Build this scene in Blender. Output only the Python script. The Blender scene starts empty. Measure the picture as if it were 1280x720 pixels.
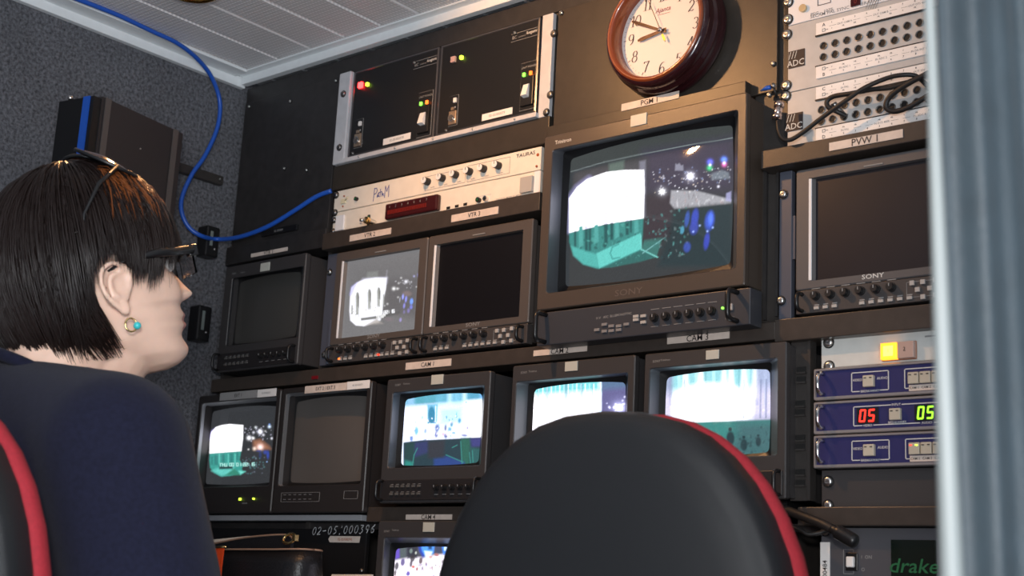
import bpy, bmesh, math, random
import numpy as np
from mathutils import Vector, Matrix
random.seed(7); RNG = np.random.default_rng(7)
SC = bpy.context.scene; COL = SC.collection
PI = math.pi

# ------------------------------------------------------------------ camera
H = 0.85                                   # lens height above the van floor
CAMPOS = np.array([0.0, -1.6, H]); FPX = 1732.6
YAW, PITCH, ROLL = -0.712549, 0.225746, 0.052118
def _basis():
    cy, sy, cp, sp, cr, sr = math.cos(YAW), math.sin(YAW), math.cos(PITCH), math.sin(PITCH), math.cos(ROLL), math.sin(ROLL)
    fwd = np.array([sy*cp, cy*cp, sp]); right = np.array([cy, -sy, 0]); down = np.cross(fwd, right)
    return np.array([[cr, -sr, 0], [sr, cr, 0], [0, 0, 1]]) @ np.array([right, down, fwd])
CM = _basis()
cam_d = bpy.data.cameras.new('camera'); cam = bpy.data.objects.new('camera', cam_d); COL.objects.link(cam)
cam_d.sensor_width = 36.0; cam_d.lens = FPX/1280*36.0; cam_d.clip_start = 0.02
mw = Matrix.Identity(4)
for i in range(3):
    mw[i][0] = CM[0][i]; mw[i][1] = -CM[1][i]; mw[i][2] = -CM[2][i]; mw[i][3] = CAMPOS[i]
cam.matrix_world = mw
cam_d.dof.use_dof = True; cam_d.dof.focus_distance = 2.0; cam_d.dof.aperture_fstop = 8.0
SC.camera = cam

# ------------------------------------------------------------------ exposure, world and big lights
vs = SC.view_settings
SC.display_settings.display_device = 'sRGB'
vs.view_transform = 'Standard'; vs.look = 'None'; vs.exposure = 0.0; vs.gamma = 1.0; vs.use_curve_mapping = False
w = bpy.data.worlds.new('world'); SC.world = w; w.use_nodes = True
w.node_tree.nodes['Background'].inputs[0].default_value = (0.55, 0.62, 0.75, 1)
w.node_tree.nodes['Background'].inputs[1].default_value = 0.32
def area(name, loc, target, size, size_y, power, col):
    d = bpy.data.lights.new(name, 'AREA'); d.shape = 'RECTANGLE'; d.size = size; d.size_y = size_y; d.energy = power; d.color = col
    o = bpy.data.objects.new(name, d); COL.objects.link(o); o.location = loc
    o.rotation_euler = (Vector(target)-Vector(loc)).to_track_quat('-Z', 'Y').to_euler(); return o
# daylight coming in through the open side door behind and beside the camera
area('door_daylight', (0.55, -2.1, 0.80), (-1.5, -0.4, 1.60), 0.9, 1.3, 34.0, (0.80, 0.90, 1.0))
area('camera_flash', (0.06, -1.72, 1.05), (-1.4, -0.2, 1.3), 0.12, 0.08, 12.0, (1.0, 0.96, 0.92))
def spot(name, loc, target, power, col, angle=2.2, rad=0.014):
    d = bpy.data.lights.new(name, 'SPOT'); d.energy = power; d.color = col; d.spot_size = angle; d.spot_blend = 0.6; d.shadow_soft_size = rad
    o = bpy.data.objects.new(name, d); COL.objects.link(o); o.location = loc
    o.rotation_euler = (Vector(target)-Vector(loc)).to_track_quat('-Z', 'Y').to_euler(); return o

# ------------------------------------------------------------------ measuring helpers (a pixel seen on a real plane)
def ray(u, v): return CM.T @ np.array([(u-640)/FPX, (v-360)/FPX, 1.0])
def on_y(u, v, y=0.0): r = ray(u, v); t = (y-CAMPOS[1])/r[1]; p = CAMPOS+r*t; return float(p[0]), float(p[2])
def on_x(u, v, x): r = ray(u, v); t = x/r[0]; p = CAMPOS+r*t; return float(p[1]), float(p[2])
def at(u, v, d): r = ray(u, v); return CAMPOS + r/np.linalg.norm(r)*d
def px(X, Y, Z):
    a, b, c = X-CAMPOS[0], Y-CAMPOS[1], Z-CAMPOS[2]
    d0 = CM[0, 0]*a+CM[0, 1]*b+CM[0, 2]*c; d1 = CM[1, 0]*a+CM[1, 1]*b+CM[1, 2]*c; d2 = CM[2, 0]*a+CM[2, 1]*b+CM[2, 2]*c
    return 640+FPX*d0/d2, 360+FPX*d1/d2
def rect(u0, v0, u1, v1, y=0.0):           # top-left and bottom-right corner -> x0,x1,z0,z1
    a = on_y(u0, v0, y); b = on_y(u1, v1, y); return a[0], b[0], b[1], a[1]

# ------------------------------------------------------------------ materials
def mat(name, col, rough=0.5, metal=0.0, noise=0.0, nscale=60, bump=0.0, bscale=400, emit=None, estr=0.0, spec=0.5, sheen=0.0, trans=0.0, alpha=1.0, coat=0.0):
    m = bpy.data.materials.new(name); m.use_nodes = True; nt = m.node_tree; b = nt.nodes['Principled BSDF']
    b.inputs['Base Color'].default_value = (*col, 1); b.inputs['Roughness'].default_value = rough; b.inputs['Metallic'].default_value = metal
    b.inputs['Specular IOR Level'].default_value = spec; b.inputs['Sheen Weight'].default_value = sheen
    b.inputs['Transmission Weight'].default_value = trans; b.inputs['Alpha'].default_value = alpha; b.inputs['Coat Weight'].default_value = coat
    if emit: b.inputs['Emission Color'].default_value = (*emit, 1); b.inputs['Emission Strength'].default_value = estr
    tc = nt.nodes.new('ShaderNodeTexCoord')
    if noise:
        n = nt.nodes.new('ShaderNodeTexNoise'); n.inputs['Scale'].default_value = nscale; n.inputs['Detail'].default_value = 4
        r = nt.nodes.new('ShaderNodeValToRGB'); r.color_ramp.elements[0].position = 0.3; r.color_ramp.elements[1].position = 0.7
        r.color_ramp.elements[0].color = (*[c*(1-noise) for c in col], 1); r.color_ramp.elements[1].color = (*[min(1, c*(1+noise)) for c in col], 1)
        nt.links.new(tc.outputs['Object'], n.inputs['Vector']); nt.links.new(n.outputs['Fac'], r.inputs['Fac']); nt.links.new(r.outputs['Color'], b.inputs['Base Color'])
    if bump:
        n = nt.nodes.new('ShaderNodeTexNoise'); n.inputs['Scale'].default_value = bscale; n.inputs['Detail'].default_value = 3
        bp = nt.nodes.new('ShaderNodeBump'); bp.inputs['Strength'].default_value = bump; bp.inputs['Distance'].default_value = 0.002
        nt.links.new(tc.outputs['Object'], n.inputs['Vector']); nt.links.new(n.outputs['Fac'], bp.inputs['Height']); nt.links.new(bp.outputs['Normal'], b.inputs['Normal'])
    return m
M = {}
M['rack'] = mat('rack_paint', (0.036, 0.032, 0.030), 0.42, noise=0.15, bump=0.15, bscale=900)
M['shelf'] = mat('shelf_paint', (0.048, 0.038, 0.032), 0.36, noise=0.12, bump=0.1, bscale=800)
M['panel'] = mat('panel_black', (0.026, 0.024, 0.024), 0.45, noise=0.2, bump=0.1, bscale=900)
M['panel_brown'] = mat('panel_brown_grey', (0.036, 0.029, 0.023), 0.38, noise=0.12, bump=0.1, bscale=900)
M['case'] = mat('monitor_case', (0.043, 0.040, 0.041), 0.42, bump=0.2, bscale=1300)
M['case_warm'] = mat('monitor_case_lamp_tinted', (0.072, 0.055, 0.044), 0.32, bump=0.15, bscale=1300)  # grey case with the warm lamp's tint put into its colour
M['lcd_case'] = mat('lcd_case_grey', (0.085, 0.071, 0.064), 0.36, bump=0.1, bscale=1300)
M['pvw_case'] = mat('preview_case_grey', (0.095, 0.090, 0.092), 0.40, bump=0.1, bscale=1300)
M['inner'] = mat('recess_grey', (0.085, 0.092, 0.105), 0.40)
M['inner_pale'] = mat('recess_pale_grey', (0.30, 0.31, 0.33), 0.45)
M['ctrl'] = mat('control_panel_dark', (0.020, 0.018, 0.019), 0.40)
M['ctrl_grey'] = mat('control_panel_grey', (0.056, 0.050, 0.049), 0.40)
M['black'] = mat('black_plastic', (0.009, 0.009, 0.010), 0.35)
M['rubber'] = mat('black_rubber', (0.012, 0.011, 0.011), 0.5, bump=0.1)
M['knob'] = mat('knob_black', (0.012, 0.012, 0.013), 0.38)
M['button'] = mat('button_grey', (0.42, 0.40, 0.38), 0.5)
M['tally'] = mat('tally_window', (0.52, 0.52, 0.46), 0.35)
M['print'] = mat('white_print', (0.62, 0.62, 0.60), 0.6)
M['print_dim'] = mat('grey_print', (0.26, 0.26, 0.26), 0.6)
M['ink'] = mat('black_ink', (0.03, 0.02, 0.02), 0.6)
M['plate'] = mat('label_plate', (0.66, 0.56, 0.49), 0.45, noise=0.08, nscale=90)
M['plate_grey'] = mat('label_plate_grey', (0.30, 0.30, 0.30), 0.4)
M['sticker'] = mat('white_sticker', (0.82, 0.80, 0.78), 0.55)
M['alu'] = mat('white_rack_frame', (0.56, 0.56, 0.58), 0.38, noise=0.06)
M['edge'] = mat('unit_edge_grey', (0.11, 0.11, 0.12), 0.3, metal=0.6)
M['steel'] = mat('screw_steel', (0.62, 0.62, 0.60), 0.28, metal=1.0)
M['steel_dark'] = mat('screw_steel_dark', (0.30, 0.29, 0.28), 0.35, metal=1.0)
M['beige'] = mat('beige_panel', (0.80, 0.73, 0.63), 0.42, noise=0.04)
M['beige_grey'] = mat('grey_beige_panel', (0.60, 0.61, 0.58), 0.45, noise=0.04)
M['white_panel'] = mat('white_panel', (0.80, 0.80, 0.82), 0.42)
M['patch'] = mat('patch_panel_grey', (0.52, 0.51, 0.50), 0.35, noise=0.05)
M['strip'] = mat('patch_strip_white', (0.90, 0.86, 0.83), 0.45, noise=0.05, nscale=25)
M['jack'] = mat('jack_hole', (0.006, 0.006, 0.006), 0.6)
M['jack_ring'] = mat('jack_ring', (0.22, 0.21, 0.20), 0.3, metal=0.8)
M['blue'] = mat('blue_unit_front', (0.022, 0.022, 0.105), 0.40, noise=0.08)
M['frame_rose'] = mat('blue_unit_frame', (0.36, 0.33, 0.33), 0.32, metal=0.5)
M['chrome'] = mat('chrome', (0.75, 0.72, 0.70), 0.12, metal=1.0)
M['ear'] = mat('bracket_blue_grey', (0.070, 0.078, 0.105), 0.40)
M['rail_light'] = mat('rail_edge', (0.17, 0.20, 0.19), 0.35)
M['cable_blue'] = mat('cable_blue', (0.018, 0.10, 0.50), 0.35)
M['white_wall'] = mat('white_trim', (0.82, 0.85, 0.86), 0.40, noise=0.03)
M['speaker'] = mat('speaker_brown_black', (0.030, 0.025, 0.026), 0.5, bump=0.15, bscale=900)
M['brass'] = mat('brass', (0.75, 0.42, 0.10), 0.18, metal=1.0)
M['red_window'] = mat('red_window', (0.045, 0.004, 0.004), 0.15)
M['navy'] = mat('navy_knit', (0.009, 0.010, 0.026), 0.9, noise=0.18, nscale=220, bump=0.35, bscale=1500, sheen=0.05, spec=0.2)
M['trousers'] = mat('dark_trousers', (0.012, 0.012, 0.016), 0.9)
M['shoe'] = mat('shoe_black', (0.010, 0.010, 0.010), 0.4)
M['red_cloth'] = mat('red_fabric', (0.36, 0.016, 0.028), 0.8, noise=0.12, nscale=300, bump=0.3, bscale=1400)
M['chair_black'] = mat('chair_shell_black', (0.014, 0.015, 0.017), 0.36, bump=0.35, bscale=1800, spec=0.4)
M['leather'] = mat('black_leather', (0.010, 0.010, 0.012), 0.38, bump=0.3, bscale=300)
M['orange'] = mat('orange_strap', (0.80, 0.075, 0.012), 0.45)
M['gold'] = mat('gold', (0.85, 0.58, 0.25), 0.2, metal=1.0)
M['paper'] = mat('cream_paper', (0.75, 0.66, 0.55), 0.7)
M['curtain'] = mat('curtain_grey_blue', (0.018, 0.030, 0.039), 0.55, noise=0.12, nscale=40, bump=0.4, bscale=700, sheen=0.1)
M['curtain_hem'] = mat('curtain_hem_pale', (0.19, 0.21, 0.21), 0.5)
M['floor'] = mat('floor_rubber', (0.05, 0.05, 0.055), 0.6, noise=0.15)
M['desk'] = mat('desk_grey', (0.10, 0.095, 0.09), 0.45, noise=0.1)
M['turquoise'] = mat('turquoise', (0.05, 0.55, 0.58), 0.25)
M['lens_dark'] = mat('sunglass_lens', (0.05, 0.015, 0.008), 0.06)
M['chalk'] = mat('white_marker', (0.62, 0.64, 0.66), 0.8)
M['marker_blue'] = mat('blue_marker', (0.03, 0.05, 0.30), 0.6)
M['green_dim'] = mat('green_print', (0.012, 0.09, 0.035), 0.5, emit=(0.05, 0.6, 0.2), estr=0.03)
def emi(name, col, s): return mat(name, tuple(c*0.5 for c in col), 0.4, emit=col, estr=s)
M['led_red'] = emi('led_red', (1.0, 0.02, 0.02), 14); M['led_red2'] = emi('led_red_dim', (1.0, 0.05, 0.02), 2.0)
M['led_green'] = emi('led_green', (0.25, 1.0, 0.08), 2.2); M['led_lime'] = emi('led_lime', (0.65, 1.0, 0.05), 3)
M['led_orange'] = emi('led_orange', (1.0, 0.16, 0.02), 3)
M['seg_red'] = emi('digits_red', (1.0, 0.025, 0.015), 3.2); M['seg_green'] = emi('digits_green', (0.30, 1.0, 0.03), 2.2)
M['seg_dim'] = mat('digits_dark_red', (0.12, 0.008, 0.006), 0.4, emit=(0.8, 0.03, 0.01), estr=0.05)
M['lamp_orange'] = emi('button_lit_orange', (1.0, 0.33, 0.02), 2.6); M['lamp_core'] = emi('button_lit_core', (1.0, 0.62, 0.08), 3.4)
M['amber'] = emi('amber_lamp_glass', (1.0, 0.42, 0.06), 4.0)
M['dial'] = mat('clock_dial', (0.74, 0.68, 0.66), 0.5)
M['wood_dark'] = mat('clock_dark_lacquer', (0.030, 0.007, 0.009), 0.16, coat=0.5)
M['wood_red'] = mat('clock_copper_lacquer', (0.22, 0.050, 0.014), 0.22, coat=0.5)
M['off_crt'] = mat('crt_glass_off', (0.060, 0.058, 0.055), 0.22)
M['off_crt_pale'] = mat('crt_glass_off_grey', (0.10, 0.090, 0.083), 0.28)
M['off_lcd'] = mat('lcd_glass_off', (0.006, 0.005, 0.006), 0.28)
M['off_lcd_pvw'] = mat('lcd_glass_off_maroon', (0.012, 0.009, 0.012), 0.32, noise=0.2, nscale=8)
M['hair_lamp_auburn'] = mat('hair_lamp_auburn', (0.20, 0.055, 0.012), 0.4, spec=0.5)  # auburn locks, with the lamp's orange highlight put into their colour
M['hair'] = mat('hair_black', (0.013, 0.007, 0.006), 0.38, spec=0.4)
def glass(name):
    m = bpy.data.materials.new(name); m.use_nodes = True; b = m.node_tree.nodes['Principled BSDF']
    b.inputs['Transmission Weight'].default_value = 1.0; b.inputs['Roughness'].default_value = 0.02; b.inputs['IOR'].default_value = 1.1
    return m
M['spectacle'] = glass('spectacle_glass')
def skin_mat():
    m = mat('skin', (0.86, 0.57, 0.44), 0.5, noise=0.06, nscale=35, bump=0.08, bscale=900)
    b = m.node_tree.nodes['Principled BSDF']; b.inputs['Subsurface Weight'].default_value = 0.15; b.inputs['Subsurface Radius'].default_value = (0.01, 0.004, 0.002)
    b.inputs['Subsurface Scale'].default_value = 1.0
    return m
M['skin'] = skin_mat(); M['lips'] = mat('lips', (0.50, 0.20, 0.17), 0.4)
def carpet():
    m = mat('wall_carpet', (0.10, 0.11, 0.13), 0.95, sheen=0.2, spec=0.1); nt = m.node_tree; b = nt.nodes['Principled BSDF']
    tc = nt.nodes.new('ShaderNodeTexCoord'); n = nt.nodes.new('ShaderNodeTexNoise'); n.inputs['Scale'].default_value = 170; n.inputs['Detail'].default_value = 5; n.inputs['Roughness'].default_value = .7
    n2 = nt.nodes.new('ShaderNodeTexNoise'); n2.inputs['Scale'].default_value = 9; n2.inputs['Detail'].default_value = 3
    r = nt.nodes.new('ShaderNodeValToRGB'); r.color_ramp.elements[0].position = .33; r.color_ramp.elements[1].position = .68
    r.color_ramp.elements[0].color = (.042, .043, .050, 1); r.color_ramp.elements[1].color = (.27, .275, .31, 1)
    mx = nt.nodes.new('ShaderNodeMixRGB'); mx.blend_type = 'MULTIPLY'; mx.inputs[0].default_value = .5
    nt.links.new(tc.outputs['Object'], n.inputs['Vector']); nt.links.new(tc.outputs['Object'], n2.inputs['Vector'])
    nt.links.new(n.outputs['Fac'], r.inputs['Fac']); nt.links.new(r.outputs['Color'], mx.inputs[1]); nt.links.new(n2.outputs['Fac'], mx.inputs[2])
    nt.links.new(mx.outputs[0], b.inputs['Base Color'])
    bp = nt.nodes.new('ShaderNodeBump'); bp.inputs['Strength'].default_value = .9; bp.inputs['Distance'].default_value = .004
    nt.links.new(n.outputs['Fac'], bp.inputs['Height']); nt.links.new(bp.outputs['Normal'], b.inputs['Normal']); return m
M['carpet'] = carpet()
def ribbed():
    # pale ceiling boards with a fine weave of small ribs
    m = mat('ceiling_board', (0.42, 0.41, 0.42), 0.24); nt = m.node_tree; b = nt.nodes['Principled BSDF']
    tc = nt.nodes.new('ShaderNodeTexCoord'); wv = nt.nodes.new('ShaderNodeTexWave'); wv.bands_direction = 'X'; wv.inputs['Scale'].default_value = 45; wv.inputs['Distortion'].default_value = 0
    wy = nt.nodes.new('ShaderNodeTexWave'); wy.bands_direction = 'Y'; wy.inputs['Scale'].default_value = 36
    mm = nt.nodes.new('ShaderNodeMath'); mm.operation = 'MULTIPLY'
    r = nt.nodes.new('ShaderNodeValToRGB'); r.color_ramp.elements[0].color = (.70, .68, .68, 1); r.color_ramp.elements[1].color = (.95, .92, .92, 1)
    bp = nt.nodes.new('ShaderNodeBump'); bp.inputs['Strength'].default_value = .35; bp.inputs['Distance'].default_value = .002
    nt.links.new(tc.outputs['Object'], wv.inputs['Vector']); nt.links.new(tc.outputs['Object'], wy.inputs['Vector'])
    nt.links.new(wv.outputs['Fac'], mm.inputs[0]); nt.links.new(wy.outputs['Fac'], mm.inputs[1])
    nt.links.new(mm.outputs[0], r.inputs['Fac']); nt.links.new(r.outputs['Color'], b.inputs['Base Color'])
    nt.links.new(mm.outputs[0], bp.inputs['Height']); nt.links.new(bp.outputs['Normal'], b.inputs['Normal']); return m
M['ceiling'] = ribbed()
def screen_mat(name, gain, base=(0.02, 0.022, 0.024), rough=0.03):
    m = bpy.data.materials.new(name); m.use_nodes = True; nt = m.node_tree; b = nt.nodes['Principled BSDF']
    a = nt.nodes.new('ShaderNodeAttribute'); a.attribute_name = 'picture'
    b.inputs['Base Color'].default_value = (*base, 1); b.inputs['Roughness'].default_value = rough
    nt.links.new(a.outputs['Color'], b.inputs['Emission Color']); b.inputs['Emission Strength'].default_value = gain; return m
M['key_beige'] = mat('key_beige', (0.50, 0.45, 0.36), 0.45)
M['red_dull'] = mat('dull_red_marker', (0.16, 0.005, 0.01), 0.4)
M['bronze'] = mat('bronze_socket', (0.42, 0.32, 0.24), 0.3, metal=0.7)
M['red_pale'] = mat('unlit_lamp', (0.55, 0.35, 0.33), 0.4)
M['led_off_red'] = mat('copper_dot', (0.35, 0.08, 0.02), 0.35)
M['cream_btn'] = mat('cream_button', (0.72, 0.66, 0.45), 0.4)
M['maroon'] = mat('maroon_window', (0.045, 0.006, 0.007), 0.25)
M['btn_dark'] = mat('button_dark_grey', (0.10, 0.095, 0.09), 0.45)
M['case_dark'] = mat('monitor_case_black', (0.023, 0.020, 0.020), 0.42, bump=0.1, bscale=1300)
M['case_lt'] = mat('raised_letters', (0.13, 0.10, 0.085), 0.3)
M['ctrl_bluish'] = mat('control_panel_blue_grey', (0.040, 0.042, 0.050), 0.4)
M['btn_mid'] = mat('button_mid_grey', (0.22, 0.21, 0.21), 0.45)
M['logo_red'] = mat('brown_red_print', (0.32, 0.13, 0.12), 0.6)
M['hand_brown'] = mat('clock_hand', (0.06, 0.03, 0.02), 0.25, metal=.4)
M['brass_dull'] = mat('dull_brass', (0.50, 0.44, 0.30), 0.35, metal=.6)
M['steel_pink'] = mat('nickel_plug', (0.72, 0.60, 0.56), 0.2, metal=1.0)
M['brown_tr'] = mat('brown_translucent', (0.35, 0.16, 0.10), 0.3)
M['pink_btn'] = mat('pinkish_button', (0.48, 0.33, 0.28), 0.4)
M['ctrl_slate'] = mat('slate_panel', (0.075, 0.075, 0.085), 0.4)
M['win_green'] = mat('dark_green_window', (0.006, 0.011, 0.008), 0.25)
M['tan_edge'] = mat('tan_piping', (0.32, 0.20, 0.14), 0.5)
M['cup'] = mat('pale_blue_cup', (0.42, 0.50, 0.68), 0.4)
M['edge_br'] = mat('speaker_trim', (0.10, 0.085, 0.08), 0.35)
M['screen'] = screen_mat('lit_screen', 1.0)

# ------------------------------------------------------------------ mesh building
class MB:
    def __init__(s): s.v = []; s.f = []; s.mi = []; s.mats = []; s.sm = []
    def m(s, key):
        if key not in s.mats: s.mats.append(key)
        return s.mats.index(key)
    def add(s, vs_, fs, key, smooth=False):
        o = len(s.v); s.v += [tuple(map(float, p)) for p in vs_]; i = s.m(key)
        for f in fs: s.f.append([o+k for k in f]); s.mi.append(i); s.sm.append(smooth)
        return s
    def box(s, x0, x1, y0, y1, z0, z1, key, bev=0.0):
        if x0 > x1: x0, x1 = x1, x0
        if y0 > y1: y0, y1 = y1, y0
        if z0 > z1: z0, z1 = z1, z0
        if bev <= 0:
            v = [(x, y, z) for z in (z0, z1) for y in (y0, y1) for x in (x0, x1)]
            return s.add(v, [(0, 2, 3, 1), (4, 5, 7, 6), (0, 1, 5, 4), (2, 6, 7, 3), (0, 4, 6, 2), (1, 3, 7, 5)], key)
        bm = bmesh.new(); bmesh.ops.create_cube(bm, size=1)
        for q in bm.verts: q.co = Vector(((x0+x1)/2+q.co.x*(x1-x0), (y0+y1)/2+q.co.y*(y1-y0), (z0+z1)/2+q.co.z*(z1-z0)))
        bmesh.ops.bevel(bm, geom=bm.edges[:], offset=bev, segments=2, profile=0.5, affect='EDGES')
        s.bm(bm, key); return s
    def bm(s, bm, key, smooth=False):
        bm.verts.index_update(); s.add([tuple(q.co) for q in bm.verts], [[q.index for q in f.verts] for f in bm.faces], key, smooth); bm.free()
    def loft(s, loops, key, cap0=False, cap1=False, smooth=False, closed=True):
        n = len(loops[0]); v = [p for l in loops for p in l]; f = []
        for i in range(len(loops)-1):
            for j in range(n if closed else n-1):
                k = (j+1) % n; f.append((i*n+j, i*n+k, (i+1)*n+k, (i+1)*n+j))
        if cap0: f.append(tuple(range(n-1, -1, -1)))
        if cap1: f.append(tuple((len(loops)-1)*n+j for j in range(n)))
        return s.add(v, f, key, smooth)
    def tube(s, pts, r, key, n=8, cap=True):
        pts = [Vector(p) for p in pts]; rs = r if isinstance(r, (list, tuple)) else [r]*len(pts); loops = []; up = Vector((0.13, 0.21, 1)).normalized()
        prev = None
        for i, p in enumerate(pts):
            t = (pts[min(i+1, len(pts)-1)]-pts[max(i-1, 0)]).normalized()
            a = prev if prev else up
            b = t.cross(a)
            if b.length < 1e-4: b = t.cross(Vector((1, 0, 0)))
            b.normalize(); a = b.cross(t).normalized(); prev = a
            loops.append([tuple(p+(a*math.cos(2*PI*k/n)+b*math.sin(2*PI*k/n))*rs[i]) for k in range(n)])
        return s.loft(loops, key, cap, cap, True)
    def cyl(s, x, y0, y1, z, r, key, n=20, r2=None):      # axis along y
        r2 = r if r2 is None else r2
        l0 = [(x+r*math.cos(2*PI*k/n), y0, z+r*math.sin(2*PI*k/n)) for k in range(n)]
        l1 = [(x+r2*math.cos(2*PI*k/n), y1, z+r2*math.sin(2*PI*k/n)) for k in range(n)]
        return s.loft([l0, l1], key, True, True)
    def lathe(s, x, z, prof, key, n=64, axis='y'):        # prof = [(r, y)...]
        if axis == 'y': loops = [[(x+r*math.cos(2*PI*k/n), y, z+r*math.sin(2*PI*k/n)) for k in range(n)] for r, y in prof]
        return s.loft(loops, key, smooth=True)
    def ball(s, c, r, key, sx=1, sy=1, sz=1, n=14):
        bm = bmesh.new(); bmesh.ops.create_uvsphere(bm, u_segments=n*2, v_segments=n, radius=r)
        for q in bm.verts: q.co = Vector((c[0]+q.co.x*sx, c[1]+q.co.y*sy, c[2]+q.co.z*sz))
        s.bm(bm, key, True); return s
    def text(s, txt, x, z, y, size, key, align='LEFT', stretch=1.0, shear=0.0, rot=0.0):   # facing -y
        vv, ff = text_mesh(txt, align, shear); c, sn = math.cos(rot), math.sin(rot); out = []
        for a, b in vv:
            a, b = a*size*stretch, b*size; out.append((x+a*c-b*sn, y, z+a*sn+b*c))
        return s.add(out, ff, key)
    def build(s, name, parent=None, loc=None):
        me = bpy.data.meshes.new(name); off = Vector(loc) if loc is not None else (Vector(parent['_o']) if parent is not None and '_o' in parent else Vector((0, 0, 0)))
        me.from_pydata([tuple(Vector(p)-off) for p in s.v], [], s.f)
        for k in s.mats: me.materials.append(M[k])
        me.polygons.foreach_set('material_index', s.mi); me.polygons.foreach_set('use_smooth', s.sm); me.update()
        bm = bmesh.new(); bm.from_mesh(me); bmesh.ops.recalc_face_normals(bm, faces=bm.faces[:]) if len(s.v) < 60000 else None; bm.to_mesh(me); bm.free()
        o = bpy.data.objects.new(name, me); COL.objects.link(o)
        if parent is not None:
            o.parent = parent; ORG[o.name] = tuple(off)
        else: o.location = off
        if parent is not None: OFFS.append((o, off))
        return o
ORG = {}; OFFS = []
_tc = {}
def text_mesh(txt, align, shear):
    k = (txt, align, shear)
    if k in _tc: return _tc[k]
    cu = bpy.data.curves.new('t', 'FONT'); cu.body = txt; cu.align_x = align; cu.align_y = 'CENTER'; cu.shear = shear; cu.resolution_u = 2; cu.size = 1.0; cu.offset = 0.008
    o = bpy.data.objects.new('t', cu); COL.objects.link(o)
    dg = bpy.context.evaluated_depsgraph_get(); me = o.evaluated_get(dg).to_mesh()
    ys = [q.co.y for q in me.vertices] or [0]; ym = (min(ys)+max(ys))/2; r = ([(q.co.x, q.co.y-ym) for q in me.vertices], [tuple(p.vertices) for p in me.polygons])
    o.evaluated_get(dg).to_mesh_clear(); bpy.data.objects.remove(o); bpy.data.curves.remove(cu); _tc[k] = r; return r
class Root:
    pass
def thing(name, label, cat, loc, group=None):
    o = bpy.data.objects.new(name, None); COL.objects.link(o); o.location = loc; o.empty_display_size = 0.05
    tag(o, label, cat, group); ROOTS[o.name] = o; o['_o'] = [float(c) for c in loc]; return o
ROOTS = {}
def tag(o, label=None, cat=None, group=None, kind=None):
    if label: o['label'] = label
    if cat: o['category'] = cat
    if group: o['group'] = group
    if kind: o['kind'] = kind
    return o
def struct(o): o['kind'] = 'structure'; return o
def sub(mb, name, part, label=None):     # sub-part under a part whose mesh sits in its thing's frame
    root = part.parent; o = mb.build(name, None, loc=tuple(root['_o'])); o.location = (0, 0, 0); o.parent = part
    if label: o['label'] = label
    return o
def part(mb, name, root, label=None):
    o = mb.build(name, root)
    if label: o['label'] = label
    return o
def rr(x0, x1, z0, z1, y, r=0.004, n=4):   # rounded rectangle loop
    out = []
    for cx, cz, a in ((x1-r, z1-r, 0), (x0+r, z1-r, 90), (x0+r, z0+r, 180), (x1-r, z0+r, 270)):
        for k in range(n+1):
            t = math.radians(a+90*k/n); out.append((cx+r*math.cos(t), y, cz+r*math.sin(t)))
    return out

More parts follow.
